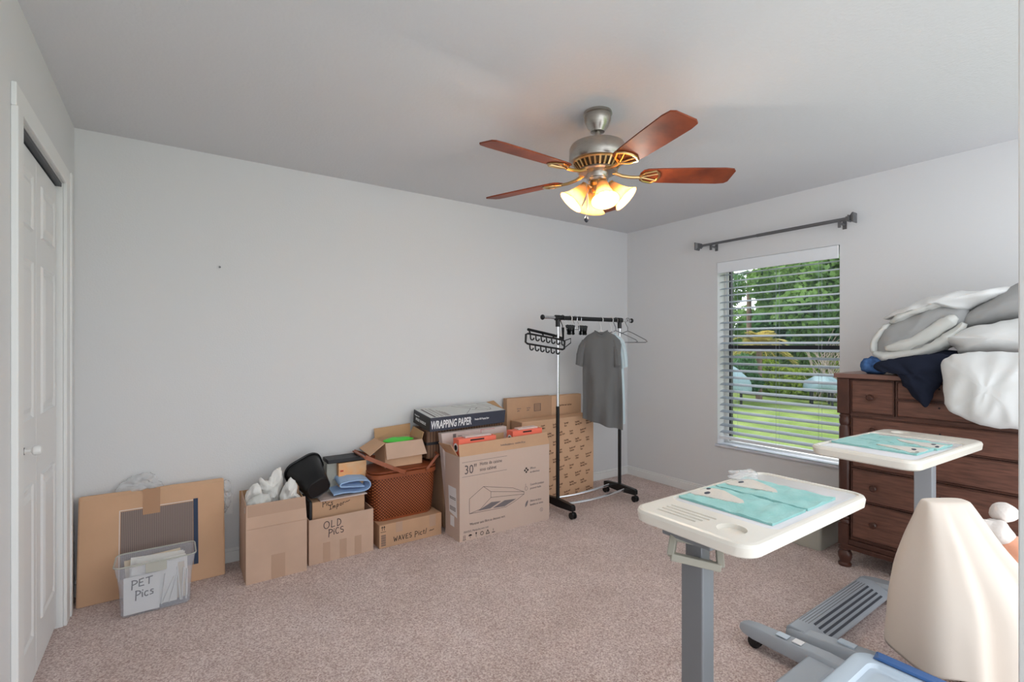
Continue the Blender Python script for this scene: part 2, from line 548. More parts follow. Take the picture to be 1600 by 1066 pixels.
def inflate(outline, thick, O, U, V, n=12, amp=0.012, ns=9.0, seed=0.0, sharp=0.5, lean=0.0, ang=0.0, fold=0.0, fk=6.0, sub=7):
    """soft stuffed or folded cloth: an outline in a plane, blown up to a real thickness, with creases.
    ang turns the direction the creases run in, fk their spacing, fold their height"""
    O = Vector(O); U = Vector(U).normalized(); V = Vector(V).normalized(); N = U.cross(V)
    k = len(outline); fine = []
    for i in range(k):
        p0, p1, p2, p3 = [Vector((q[0], q[1], 0)) for q in (outline[i - 1], outline[i], outline[(i + 1) % k], outline[(i + 2) % k])]
        for t in [q / sub for q in range(sub)]:
            fine.append(0.5 * ((2 * p1) + (p2 - p0) * t + (2 * p0 - 5 * p1 + 4 * p2 - p3) * t * t + (3 * p1 - p0 - 3 * p2 + p3) * t ** 3))
    c = sum(fine, Vector()) / len(fine)
    ca, sa = math.cos(ang), math.sin(ang)

    def pt(q, s, side):
        w = c + (q - c) * s
        h = thick / 2 * (max(0.0, 1 - s ** 2.2) ** sharp) * side
        p = O + U * w.x + V * w.y + N * (h + lean * w.y)
        al = w.x * ca + w.y * sa; ac = -w.x * sa + w.y * ca
        warp = 0.05 * noise.noise(Vector((al * 4, ac * 4, seed)))
        f = noise.noise(p * ns + Vector((seed, seed * 1.7, side))) * amp
        if fold:
            f += fold * ridge(Vector((al * fk * 0.45, (ac + warp) * fk, seed + side * 5)))
            f += 0.5 * fold * ridge(Vector((al * fk * 0.9, (ac + warp) * fk * 2.2, seed + 9 + side * 5)))
        e = 1.0 - 0.75 * s ** 5
        rim = 0.35 * (fold + amp) * ridge(Vector((w.x * fk * 1.6, w.y * fk * 1.6, seed + 3))) * s ** 3
        dirv = (q - c).normalized()
        return p + N * side * f * e + (U * dirv.x + V * dirv.y) * rim
    ss = [math.sin(PI / 2 * i / n) for i in range(1, n + 1)]
    rings = [[pt(q, s, 1) for q in fine] for s in ss]
    back = [[pt(q, s, -1) for q in fine] for s in ss[-2::-1]]
    return MB().loft(rings + back)


# ------------------------------------------------------------------ room shell
XL, XR, YB, ZC = -0.41, 3.80, 3.38, 2.44
WY0, WY1, WZ0, WZ1 = 1.462, 2.384, 0.455, 2.005     # window opening
CY0, CY1, CZ1 = 2.215, 3.055, 2.065                 # closet opening

struct(MB().box(XL - 0.7, XR + 0.16, -0.08, YB + 0.12, -0.05, 0).build('floor', 'carpet'))
struct(MB().box(XL - 0.7, XR + 0.16, -0.08, YB + 0.12, ZC, ZC + 0.1).build('ceiling', 'ceil'))
struct(MB().box(XL, XR, YB, YB + 0.12, 0, ZC).build('wall_back', 'wall'))
w = MB()
w.box(XR, XR + 0.16, WY1, YB + 0.12, 0, ZC).box(XR, XR + 0.16, -0.08, WY0, 0, ZC)
w.box(XR, XR + 0.16, WY0, WY1, 0, WZ0).box(XR, XR + 0.16, WY0, WY1, WZ1, ZC)
struct(w.build('wall_right', 'wall'))
w = MB()
w.box(XL - 0.11, XL, CY1, YB + 0.12, 0, ZC).box(XL - 0.11, XL, -0.9, CY0, 0, ZC).box(XL - 0.11, XL, CY0, CY1, CZ1, ZC)
struct(w.build('wall_left', 'wall'))
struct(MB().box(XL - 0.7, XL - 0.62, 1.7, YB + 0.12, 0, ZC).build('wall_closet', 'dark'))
struct(MB().box(0.40, 0.52, -0.08, 0.045, 0, ZC).build('wall_front', 'wall'))
t = MB().box(0.382, 0.40, -0.09, 0.06, 0, ZC - 0.002).box(0.386, 0.47, 0.045, 0.06, 0, ZC - 0.002)
struct(t.build('trim_1', 'trim', bevel=0.003), 'white painted doorway jamb at the right edge of the view')

# baseboards with a small stepped top
mb = MB().box(XL, XR, YB - 0.013, YB, 0, 0.066).box(XL, XR, YB - 0.008, YB, 0.066, 0.085)
struct(mb.build('baseboard_back', 'trim', bevel=0.003))
mb = MB().box(XR - 0.013, XR, 0.05, YB - 0.013, 0, 0.066).box(XR - 0.008, XR, 0.05, YB - 0.008, 0.066, 0.085)
struct(mb.build('baseboard_right', 'trim', bevel=0.003))

# closet casing (far side, head, near side)
mb = MB()
mb.box(XL, XL + 0.014, CY1, CY1 + 0.12, 0, CZ1 + 0.075).box(XL, XL + 0.02, CY1 + 0.085, CY1 + 0.12, 0, CZ1 + 0.075)
mb.box(XL, XL + 0.014, CY0 - 0.07, CY1, CZ1, CZ1 + 0.075)
mb.box(XL, XL + 0.018, CY0 - 0.07, CY0, 0, CZ1)
struct(mb.build('trim_2', 'trim', bevel=0.003), 'white casing around the closet opening')
mb = MB().box(XL - 0.10, XL, CY1 - 0.004, CY1, 0, CZ1).box(XL - 0.10, XL, CY0, CY1, CZ1 - 0.004, CZ1)
struct(mb.build('trim_3', 'trim'), 'inner jamb of the closet opening')

# bifold closet door
door = bpy.data.objects.new('door_1', None); COL.objects.link(door)
door.location = (XL - 0.02, (CY0 + CY1) / 2, 0.02)
struct(door, 'white panelled bifold closet door with small round white knob')
mid = (CY0 + CY1) / 2
for y0, y1 in ((CY0 + 0.006, mid - 0.002), (mid + 0.002, CY1 - 0.012)):
    lf = MB().box(XL - 0.055, XL - 0.022, y0, y1, 0.022, 2.038).build('leaf', 'door', door, bevel=0.003)
    for z0, z1 in ((1.74, 1.955), (1.03, 1.63), (0.2, 0.79)):
        a0, a1 = y0 + 0.075, y1 - 0.075
        p = MB()
        xf = XL - 0.022
        r0 = [(xf + 0.0002, a0, z0), (xf + 0.0002, a1, z0), (xf + 0.0002, a1, z1), (xf + 0.0002, a0, z1)]
        def ins(d, x): return [(x, a0 + d, z0 + d), (x, a1 - d, z0 + d), (x, a1 - d, z1 - d), (x, a0 + d, z1 - d)]
        p.loft([r0, ins(0.006, xf + 0.007), ins(0.016, xf + 0.001), ins(0.03, xf + 0.001), ins(0.05, xf + 0.008)])
        po = p.build('raised_panel', 'door', lf)
MB().box(XL - 0.06, XL - 0.004, CY0 + 0.002, CY1 - 0.006, 2.044, 2.0605).build('head_gap_shadow', 'bronze', door)  # dark strip added under the head to stand for the shaded gap
kb = MB().lathe([(0.011, 0), (0.011, 0.004), (0.006, 0.008), (0.006, 0.02), (0.017, 0.028), (0.019, 0.038), (0.014, 0.048), (0.003, 0.051)],
                (XL - 0.022, 2.43, 0.93), Matrix(((0, 0, 1), (0, 1, 0), (-1, 0, 0))), 16)
kb.build('knob', 'trim', door, smooth=True)
MB().lathe([(0.013, 0), (0.013, 0.004), (0.007, 0.006)], (XL - 0.0225, 2.43, 0.93), Matrix(((0, 0, 1), (0, 1, 0), (-1, 0, 0))), 12).build('knob_plate', 'blackm', door)
MB().box(XL - 0.05, XL - 0.03, CY1 - 0.03, CY1 - 0.006, 0.0, 0.03).build('floor_pivot', 'rodgrey', door)

# ------------------------------------------------------------------ window, sill, blind
win = bpy.data.objects.new('window_1', None); COL.objects.link(win)
win.location = (XR + 0.12, (WY0 + WY1) / 2, WZ0)
struct(win, 'single hung window with dark frame behind a white blind')
gx = XR + 0.135
fr_ = MB()
fr_.box(gx - 0.03, gx + 0.025, WY0, WY0 + 0.024, WZ0, WZ1).box(gx - 0.03, gx + 0.025, WY1 - 0.034, WY1, WZ0, WZ1)
fr_.box(gx - 0.03, gx + 0.025, WY0 + 0.024, WY1 - 0.034, WZ0, WZ0 + 0.035).box(gx - 0.03, gx + 0.025, WY0 + 0.024, WY1 - 0.034, WZ1 - 0.03, WZ1)
fr_.build('window_frame', 'trim', win, bevel=0.002)
sa_ = MB().box(gx - 0.015, gx + 0.02, WY1 - 0.048, WY1 - 0.034, WZ0 + 0.035, WZ1 - 0.03).box(gx - 0.015, gx + 0.02, WY0 + 0.024, WY0 + 0.036, WZ0 + 0.035, WZ1 - 0.03)
sa_.build('sash', 'bronze', win)
MB().box(gx - 0.025, gx + 0.02, WY0 + 0.03, WY1 - 0.03, 1.255, 1.305).build('meeting_rail', 'bronze', win, bevel=0.002)
MB().box(gx, gx + 0.004, WY0 + 0.03, WY1 - 0.03, WZ0 + 0.035, 1.255).build('pane', 'glass', win)
MB().box(gx + 0.012, gx + 0.016, WY0 + 0.03, WY1 - 0.03, 1.305, WZ1 - 0.03).build('pane', 'glass', win)
MB().box(XR - 0.02, gx - 0.02, WY0 - 0.012 + 0.012, WY1, WZ0, WZ0 + 0.018).build('window_sill', 'sill', win, bevel=0.003)
MB().box(XR - 0.022, XR - 0.001, WY0 - 0.012, WY1 + 0.012, WZ0 - 0.002, WZ0 + 0.018).build('sill_nose', 'sill', win, bevel=0.003)

bl = thing('window_blind', (XR + 0.045, (WY0 + WY1) / 2, WZ0 + 0.03), 'white wooden slat blind pulled down over the window, slats open', 'blind')
by0, by1 = WY0 + 0.012, WY1 - 0.012
MB().box(XR + 0.002, XR + 0.075, by0 + 0.01, by1 - 0.01, 1.945, 2.0).build('head_rail', 'trim', bl)
MB().box(XR - 0.012, XR + 0.0, WY0 + 0.004, WY1 - 0.004, 1.912, 2.002).build('valance', 'rail', bl, bevel=0.003)
slat_me = None
zs = [1.898 - 0.0575 * i for i in range(24)]
for z in zs:
    mb = MB(); n = 6; xc = XR + 0.04; hw = 0.025
    top = []; bot = []
    for i in range(n + 1):
        u = -1 + 2 * i / n; zz = z + 0.0025 * (1 - u * u) + u * 0.0075
        top.append((xc + u * hw, zz + 0.0014)); bot.append((xc + u * hw, zz - 0.0014))
    ring = top + bot[::-1]
    mb.loft([[(p[0], by0, p[1]) for p in ring], [(p[0], by1, p[1]) for p in ring]])
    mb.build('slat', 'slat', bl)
MB().box(XR + 0.012, XR + 0.066, by0, by1, zs[-1] - 0.06, zs[-1] - 0.037).build('bottom_rail', 'rail', bl, bevel=0.003)
for y in (WY0 + 0.14, (WY0 + WY1) / 2 - 0.02, WY1 - 0.14):
    mb = MB()
    for x in (XR + 0.014, XR + 0.066): mb.tube([(x, y, zs[-1] - 0.05), (x, y, 1.95)], 0.0009, 5)
    mb.build('ladder_cord', 'slat', bl)
mb = MB().tube([(XR + 0.005, WY1 - 0.085, 1.92), (XR + 0.005, WY1 - 0.088, 1.5)], 0.003, 6)
mb.build('tilt_wand', 'slat', bl)

# ------------------------------------------------------------------ curtain rod
rod = thing('curtain_rod', (XR - 0.045, 1.93, 2.1), 'pewter curtain rod with square finials above the window', 'curtain rod')
MB().tube([(XR - 0.085, 1.39, 2.155), (XR - 0.085, 2.0, 2.155)], 0.0125, 12).build('rod', 'rodgrey', rod, smooth=True)
MB().tube([(XR - 0.085, 1.95, 2.155), (XR - 0.085, 2.475, 2.155)], 0.0105, 12).build('inner_rod', 'rodgrey', rod, smooth=True)
for y, s in ((1.39, -1), (2.475, 1)):
    mb = MB(); mm = Matrix(((1, 0, 0), (0, 0, s), (0, -s, 0)))
    def sq(h, d): return [(XR - 0.085 + a * h, y + s * d, 2.155 + b * h) for a, b in ((-1, -1), (1, -1), (1, 1), (-1, 1))]
    mb.loft([sq(0.014, 0), sq(0.014, 0.012), sq(0.022, 0.014), sq(0.022, 0.02), sq(0.016, 0.026), sq(0.032, 0.045), sq(0.032, 0.052), sq(0.004, 0.056)])
    mb.build('finial', 'rodgrey', rod)
for y in (1.43, 2.39):
    mb = MB().box(XR - 0.006, XR, y - 0.012, y + 0.012, 2.105, 2.175).box(XR - 0.09, XR - 0.004, y - 0.006, y + 0.006, 2.128, 2.141)
    mb.box(XR - 0.094, XR - 0.08, y - 0.008, y + 0.008, 2.105, 2.145)
    mb.build('bracket', 'rodgrey', rod)

# ------------------------------------------------------------------ wall outlet and nail
ol = thing('wall_outlet', (0.272, YB - 0.003, 0.30), 'white duplex outlet on the back wall beside the flat carton', 'outlet')
MB().box(0.235, 0.307, YB - 0.006, YB - 0.0005, 0.29, 0.405).build('cover_plate', 'trim', ol, bevel=0.002)
for z in (0.325, 0.37):
    f = MB().lathe([(0.017, 0), (0.017, 0.003)], (0.271, YB - 0.006, z), Matrix(((1, 0, 0), (0, 0, -1), (0, 1, 0))), 14).build('socket', 'trim', ol)
    MB().box(0.264, 0.2655, YB - 0.0098, YB - 0.0088, z - 0.003, z + 0.006).box(0.2765, 0.278, YB - 0.0098, YB - 0.0088, z - 0.003, z + 0.006).build('slot', 'blackp', f)
tag(MB().lathe([(0.002, 0), (0.002, 0.014), (0.006, 0.015), (0.006, 0.018)], (0.239, YB, 1.772), Matrix(((1, 0, 0), (0, 0, -1), (0, 1, 0))), 8).build('wall_nail', 'rodgrey'),
    'small metal nail left in the bare back wall', 'nail')

# ------------------------------------------------------------------ ceiling fan
FX, FY = 1.70, 1.70
fan = thing('ceiling_fan', (FX, FY, ZC), 'five blade ceiling fan with cherry blades and lit glass shades', 'ceiling fan')
MB().lathe([(0.068, 2.44), (0.070, 2.428), (0.064, 2.424), (0.064, 2.40), (0.050, 2.368), (0.036, 2.352), (0.034, 2.345), (0.02, 2.343)], (FX, FY, 0), None, 28).build('canopy', 'nickel', fan, smooth=True)
MB().lathe([(0.013, 2.36), (0.013, 2.28)], (FX, FY, 0), None, 14).build('downrod', 'nickel', fan, smooth=True)
MB().lathe([(0.02, 2.292), (0.10, 2.288), (0.128, 2.278), (0.137, 2.262), (0.138, 2.205), (0.132, 2.197), (0.10, 2.193)], (FX, FY, 0), None, 36).build('motor_housing', 'nickel', fan, smooth=True)
MB().lathe([(0.115, 2.196), (0.113, 2.19), (0.088, 2.158), (0.06, 2.15)], (FX, FY, 0), None, 32).build('vent_bowl', mat('dark_vent', (70, 52, 34), 0.5, metal=0.6), fan, smooth=True)
mb = MB()
for k in range(28):
    a = 2 * PI * k / 28; c, s = math.cos(a), math.sin(a)
    mb.bar((FX + 0.117 * c, FY + 0.117 * s, 2.192), (FX + 0.09 * c, FY + 0.09 * s, 2.157), 0.009, 0.004)
mb.build('vent_fins', 'brass', fan)
MB().lathe([(0.118, 2.20), (0.122, 2.194), (0.116, 2.188)], (FX, FY, 0), None, 32, cap0=False, cap1=False).build('trim_ring', 'brass', fan, smooth=True)
MB().lathe([(0.094, 2.16), (0.097, 2.152), (0.09, 2.144), (0.06, 2.142)], (FX, FY, 0), None, 32).build('flywheel', 'nickel', fan, smooth=True)
MB().lathe([(0.052, 2.15), (0.052, 2.128), (0.047, 2.12), (0.052, 2.115), (0.046, 2.104), (0.03, 2.102)], (FX, FY, 0), None, 28).build('switch_housing', 'nickel', fan, smooth=True)
MB().lathe([(0.034, 2.11), (0.038, 2.094), (0.034, 2.087), (0.028, 2.082), (0.031, 2.072), (0.031, 2.054), (0.024, 2.042), (0.01, 2.036)], (FX, FY, 0), None, 24).build('light_fitter', 'brass', fan, smooth=True)

BA = -34.35
for k in range(5):
    a = R(BA + 72 * k); ca, sa = math.cos(a), math.sin(a)
    rad = Vector((ca, sa, 0)); tan = Vector((-sa, ca, 0)); up = Vector((0, 0, 1))
    pitch = R(-12)
    t2 = tan * math.cos(pitch) + up * math.sin(pitch); n2 = rad.cross(t2)
    def P(r, w, h=0.0): return Vector((FX, FY, 2.132)) + rad * r + t2 * w + n2 * h
    out = [(0.215, -0.045), (0.235, -0.056), (0.30, -0.061), (0.45, -0.066), (0.60, -0.068), (0.642, -0.062), (0.655, -0.045),
           (0.655, 0.045), (0.642, 0.062), (0.60, 0.068), (0.45, 0.066), (0.30, 0.061), (0.235, 0.056), (0.215, 0.045), (0.205, 0.02), (0.205, -0.02)]
    bl_ = MB().loft([[P(r, w_, 0) for r, w_ in out], [P(r, w_, 0.007) for r, w_ in out]]).build('blade', 'blade', fan, bevel=0.0015)
    # blade iron: arm from flywheel, then an open fan-shaped plate under the blade
    ir = MB()
    ir.tube([Vector((FX, FY, 2.15)) + rad * 0.075, Vector((FX, FY, 2.132)) + rad * 0.12 , P(0.165, 0, -0.006), P(0.205, 0, -0.006)], [0.009, 0.0085, 0.008, 0.008], 8)
    fanp = [P(0.20, 0, -0.005), P(0.225, 0.035, -0.005), P(0.27, 0.052, -0.004), P(0.292, 0.03, -0.004), P(0.298, 0.0, -0.004), P(0.292, -0.03, -0.004), P(0.27, -0.052, -0.004), P(0.225, -0.035, -0.005)]
    ir.tube(fanp, 0.006, 6, closed=True)
    ir.tube([P(0.2, 0, -0.005), P(0.24, 0.012, -0.005), P(0.292, 0.03, -0.004)], 0.0045, 6)
    ir.tube([P(0.2, 0, -0.005), P(0.24, -0.012, -0.005), P(0.292, -0.03, -0.004)], 0.0045, 6)
    ir.build('blade_iron', 'brass', bl_, smooth=True)

# light kit: right, front, left, back as seen from the doorway
rgt = Vector((0.819, -0.574, 0)); fwd = Vector((0.574, 0.819, 0))
for ang, tilt in ((-20, 46), (-80, 24), (-178, 42), (96, 30)):
    h = rgt * math.cos(R(ang)) + fwd * math.sin(R(ang))
    ax = (h * math.sin(R(tilt)) + Vector((0, 0, -1)) * math.cos(R(tilt))).normalized()
    p0 = Vector((FX, FY, 2.076)) + h * 0.026
    p1 = p0 + h * 0.034 + Vector((0, 0, 0.004))
    MB().tube([p0, p0 + h * 0.02 + Vector((0, 0, 0.008)), p1], 0.008, 8).build('light_arm', 'brass', fan, smooth=True)
    zx = ax.orthogonal().normalized(); zy = ax.cross(zx)
    mm = Matrix((zx, zy, ax)).transposed()
    MB().lathe([(0.012, -0.012), (0.024, -0.006), (0.026, 0.014), (0.022, 0.018)], p1, mm, 18).build('socket_cup', 'brass', fan, smooth=True)
    prof = [(0.026, 0.006), (0.030, 0.025), (0.036, 0.05), (0.046, 0.078), (0.060, 0.098), (0.068, 0.106)]
    sh = MB(); n = 28
    outer = [[p1 + mm @ Vector((r * math.cos(2 * PI * q / n), r * math.sin(2 * PI * q / n), z)) for q in range(n)] for r, z in prof]
    inner = [[p1 + mm @ Vector(((r - 0.003) * math.cos(2 * PI * q / n), (r - 0.003) * math.sin(2 * PI * q / n), z)) for q in range(n)] for r, z in prof[::-1]]
    sh.loft(outer + inner, False, False)
    so = sh.build('glass_shade', 'shade', fan, smooth='all')
    bc = p1 + ax * 0.062
    MB().sphere(bc, 0.024, 14, 10).build('bulb', 'bulb', so, smooth='all')
    ld = bpy.data.lights.new('bulb_light', 'POINT'); ld.energy = 1.5; ld.color = (1.0, 0.92, 0.80); ld.shadow_soft_size = 0.02
    lo = bpy.data.objects.new('bulb_light', ld); COL.objects.link(lo); lo.location = p1 + ax * 0.112
pc = Vector((FX, FY, 0)) - rgt * 0.062 - fwd * 0.05
mb = MB().tube([pc + Vector((0, 0, 2.10)), pc + Vector((0, 0, 1.925))], 0.0012, 5)
ch = mb.build('pull_chain', 'nickel', fan)
MB().lathe([(0.001, 1.928), (0.006, 1.922), (0.012, 1.912), (0.012, 1.906), (0.006, 1.896), (0.001, 1.893)], (pc.x, pc.y, 0), None, 14).build('chain_fob', 'bronze', ch, smooth=True)
MB().lathe([(0.001, 2.035), (0.004, 2.03), (0.007, 2.0), (0.006, 1.975), (0.001, 1.955)], (pc.x + 0.006, pc.y, 0), None, 10).build('chain_pull', 'trim', ch, smooth=True)


# ------------------------------------------------------------------ cartons
def open_box(root, x0, x1, y0, y1, z0, z1, m, t=0.004, inside='card_in', skip=()):
    """four walls and a bottom of corrugated board, each a part"""
    MB().box(x0, x1, y0, y1, z0, z0 + t).build('bottom', m, root)
    if 'f' not in skip: MB().box(x0, x1, y0, y0 + t, z0 + t, z1).build('front_panel', m, root)
    if 'b' not in skip: MB().box(x0, x1, y1 - t, y1, z0 + t, z1).build('back_panel', m, root)
    if 'l' not in skip: MB().box(x0, x0 + t, y0 + t, y1 - t, z0 + t, z1).build('side_panel', m, root)
    if 'r' not in skip: MB().box(x1 - t, x1, y0 + t, y1 - t, z0 + t, z1).build('side_panel', m, root)


def shut_box(root, x0, x1, y0, y1, z0, z1, m, bevel=0.003):
    b = MB().box(x0, x1, y0, y1, z0, z1).build('body', m, root, bevel=bevel)
    return b


def patch(x0, x1, z0, z1, y, m, parent, name, th=0.0008):
    return MB().box(x0, x1, y - th, y - 0.0001, z0, z1).build(name, m, parent)


# 1 flat picture carton leaning on the wall
fb = thing('flat_carton', (-0.06, 3.26, 0), 'large flat tan carton with pinstriped print leaning on the wall by the closet', 'cardboard box')
lean = Matrix.Rotation(R(-9.5), 3, 'X')
FO = Vector((-0.385, 3.215, 0.002))
def fl(x, d, z): return FO + lean @ Vector((x, d, z))
bx_ = MB(); W_, H_, D_ = 0.64, 0.535, 0.055
ring = lambda x, i: [fl(x, i, i), fl(x, D_ - i, i), fl(x, D_ - i, H_ - 0.02), fl(x, D_ - 0.012, H_ - i), fl(x, 0.012, H_ - i), fl(x, i, H_ - 0.02)]
bx_.loft([ring(0.0, 0.004), ring(0.006, 0), ring(W_ - 0.006, 0), ring(W_, 0.004)])
bx_.build('body', 'card_tan', fb)
ff = frame(FO, (1, 0, 0), lean @ Vector((0, 0, 1)))
def face_patch(fr, u0, u1, v0, v1, m, parent, name, h=0.0008):
    return MB().quadslab([fr @ Vector((u, v, 0.0001)) for u, v in ((u0, v0), (u1, v0), (u1, v1), (u0, v1))], fr.to_3x3() @ Vector((0, 0, 1)), h).build(name, m, parent)
face_patch(ff, 0.17, 0.488, 0.09, 0.432, 'pin', fb, 'printed_panel')
face_patch(ff, 0.49, 0.512, 0.09, 0.445, 'navy_p', fb, 'navy_bar')
ln = MB(); ribbon(ln, [(0.165, 0.085), (0.165, 0.438), (0.488, 0.438)], 0.0025, ff); ln.build('print_border', 'white', fb)
face_patch(ff, 0.262, 0.338, 0.40, 0.532, 'tape', fb, 'packing_tape', 0.0014)
mb = MB()
for q in range(2):
    pts = [(0.15, 0.0), (0.19, 0.035), (0.24, 0.048), (0.28, 0.055), (0.31, 0.03), (0.33, 0.0)]
tag(inflate([(0.0, 0.0), (0.03, 0.05), (0.09, 0.075), (0.14, 0.07), (0.17, 0.03), (0.19, 0.0), (0.1, -0.03)], 0.03, (-0.23, 3.345, 0.525), (1, 0, 0), (0, 0, 1), 10, 0.012, 30, 2.0, fold=0.02, fk=30).build('bubble_wrap', 'film', None, smooth=True),
    'crumpled clear plastic wrap sticking up behind the flat carton', 'plastic wrap')
tag(inflate([(0, 0), (0.02, 0.03), (0.03, 0.1), (0.02, 0.17), (-0.01, 0.16), (-0.015, 0.05)], 0.03, (0.262, 3.325, 0.33), (1, 0, 0), (0, 0, 1), 10, 0.012, 30, 5.0, fold=0.018, fk=30).build('bubble_wrap', 'film', None, smooth=True),
    'small tuft of clear wrap at the right edge of the flat carton', 'plastic wrap')

# 2 clear bin of pet pictures
pb = thing('storage_bin', (-0.055, 3.035, 0), 'clear plastic bin of papers with a PET Pics note', 'storage bin')
def taper(x0, x1, y0, y1, z, g, r=0.02): return [(p[0], p[1], z) for p in rrect(x0 - g, x1 + g, y0 - g, y1 + g, r, 4)]
BX = (-0.198, 0.082, 2.968, 3.115)
wall_ = [taper(*BX, z, g) for z, g in ((0.004, -0.004), (0.012, 0), (0.14, 0.006), (0.205, 0.010), (0.208, 0.016), (0.248, 0.02), (0.252, 0.026))]
inn = [taper(*BX, z, g - 0.0025) for z, g in ((0.252, 0.024), (0.208, 0.016), (0.14, 0.006), (0.012, 0), (0.008, -0.004))]
MB().loft(wall_ + inn).build('bin_shell', 'binclear', pb, smooth=True)
rim = [(p[0], p[1], 0.2535) for p in rrect(BX[0] - 0.024, BX[1] + 0.024, BX[2] - 0.024, BX[3] + 0.024, 0.03, 4)]
MB().tube(rim, 0.0035, 6, closed=True).build('rim', 'bincl2', pb, smooth=True)
MB().box(-0.10, -0.015, 2.9425, 2.9475, 0.205, 0.252).build('label_flap', 'bincl2', pb, bevel=0.002)
nt_ = tag(MB().box(-0.185, -0.045, 2.974, 2.977, 0.012, 0.19).build('paper_sign', 'paper'), 'white sheet with handwritten PET Pics at the front of the clear bin', 'paper')
nf = frame((-0.185, 2.974, 0.012), *FRONT)
handwrite('PET', 0.034, 'ink', nt_, nf @ Matrix.Translation((0.03, 0.125, 0)), 0.005, 0.12, 0.06, 0.95)
handwrite('Pics', 0.036, 'ink', nt_, nf @ Matrix.Translation((0.045, 0.07, 0)), 0.005, 0.08, 0.08, 0.8)
random.seed(3)
for i in range(9):
    x = -0.17 + 0.0; y = 2.99 + i * 0.0125
    w0 = random.uniform(0.17, 0.235); hgt = random.uniform(0.185, 0.235); x0 = random.uniform(-0.185, 0.075 - w0)
    a = Matrix.Rotation(R(random.uniform(-5, 5)), 3, 'Y') @ Matrix.Rotation(R(random.uniform(-1.5, 1.5)), 3, 'Z')
    tag(MB().obox((x0 + w0 / 2, y, 0.012 + hgt / 2 + 0.008), (w0 / 2, 0.0022, hgt / 2 - 0.004), a).build('envelope', ('paper', 'cream', 'paper')[i % 3]),
        'paper envelope filed upright inside the clear bin', 'envelope', 'papers in the clear bin')
for i, (x, a, h) in enumerate(((-0.03, 6, 0.15), (-0.01, 22, 0.13), (0.012, 14, 0.15), (0.034, -4, 0.17), (0.05, 3, 0.16), (0.066, 2, 0.15))):
    m_ = Matrix.Rotation(R(a), 3, 'Y') @ Matrix.Rotation(R(-70), 3, 'Z')
    tag(MB().obox((x, 2.981, 0.022 + h / 2), (0.004, 0.0018, h / 2), m_).build('photo_strip', 'paper'),
        'narrow white paper edge at the right side inside the clear bin', 'paper', 'loose papers in the clear bin')

# 3 tall open carton with tissue paper
tb = thing('open_carton', (0.49, 3.16, 0), 'tall open carton stuffed with white tissue paper, tape at its foot', 'cardboard box')
x0, x1, y0, y1 = 0.335, 0.648, 3.0, 3.30
open_box(tb, x0, x1, y0, y1, 0, 0.30, 'card')
MB().quadslab([(x0, y0, 0.30), (x1, y0, 0.30), (x1 - 0.008, y0 + 0.006, 0.43), (x0 + 0.004, y0 + 0.006, 0.432)], (0, 1, 0), 0.004).build('front_flap', 'card', tb)
MB().quadslab([(x0, y0, 0.30), (x0, y1, 0.30), (x0 + 0.01, y1, 0.44), (x0 + 0.002, y0 + 0.01, 0.425)], (1, 0, 0), 0.004).build('side_flap', 'card', tb)
MB().quadslab([(x0, y1, 0.30), (x1, y1, 0.30), (x1, y1 + 0.01, 0.43), (x0, y1 + 0.01, 0.44)], (0, -1, 0), 0.004).build('back_flap', 'card_in', tb)
MB().quadslab([(x1, y0 + 0.01, 0.30), (x1, y1, 0.30), (x1 - 0.008, y1, 0.43), (x1 - 0.012, y0 + 0.01, 0.42)], (-1, 0, 0), 0.004).build('side_flap', 'card_in', tb)
f3 = frame((x0, y0, 0), *FRONT)
face_patch(f3, 0.125, 0.197, 0.0, 0.135, 'tape_p', tb, 'packing_tape')
MB().quadslab([(x0 + 0.008, y0 + 0.003, 0.365), (x1 - 0.008, y0 + 0.003, 0.365), (x1 - 0.01, y0 + 0.006, 0.428), (x0 + 0.008, y0 + 0.006, 0.428)], (0, -1, 0), 0.001).build('packing_tape', 'tape_p', tb)
MB().box(x0 + 0.004, x1 - 0.004, y0 - 0.0009, y0 - 0.0001, 0.297, 0.3005).build('crease', 'tape_p', tb)
for nm, ol_, th, O_, yaw, mt, sd, lab in (
    ('tissue_paper', [(0, 0), (-0.04, 0.12), (-0.035, 0.2), (0.0, 0.175), (0.03, 0.22), (0.07, 0.24), (0.075, 0.14), (0.05, 0.0)], 0.05, (0.465, 3.16, 0.33), 10, 'paper', 1.0, 'tall wispy white tissue paper rising from the middle of the tall carton'),
    ('tissue_paper', [(0, 0), (0.0, 0.1), (0.03, 0.17), (0.055, 0.19), (0.085, 0.12), (0.09, 0.0)], 0.05, (0.53, 3.10, 0.33), -15, 'paper', 4.0, 'pointed white tissue paper at the right of the tall carton'),
    ('tissue_paper', [(0, 0), (-0.01, 0.1), (0.03, 0.17), (0.07, 0.16), (0.075, 0.0)], 0.03, (0.36, 3.15, 0.33), -35, 'paper', 7.0, 'folded white paper at the left of the tall carton'),
    ('tissue_paper', [(0, 0), (0.0, 0.06), (0.05, 0.1), (0.10, 0.09), (0.10, 0.0)], 0.05, (0.352, 3.06, 0.36), 0, 'sheet2', 9.0, 'low crumpled paper just inside the front of the tall carton'),
):
    a = R(yaw)
    tag(inflate(ol_, th, O_, (math.cos(a), math.sin(a), 0), (0, 0, 1), 10, 0.02, 20, sd, 0.7, fold=0.016, fk=26, ang=1.3).build(nm, mt, None, smooth=True), lab, 'tissue paper')
tag(MB().quadslab([(0.585, 3.15, 0.30), (0.635, 3.13, 0.30), (0.63, 3.13, 0.47), (0.60, 3.15, 0.50)], (0, 1, 0), 0.004).build('cardboard_scrap', 'card_tan'), 'tan cardboard scrap poking out of the tall carton', 'cardboard')

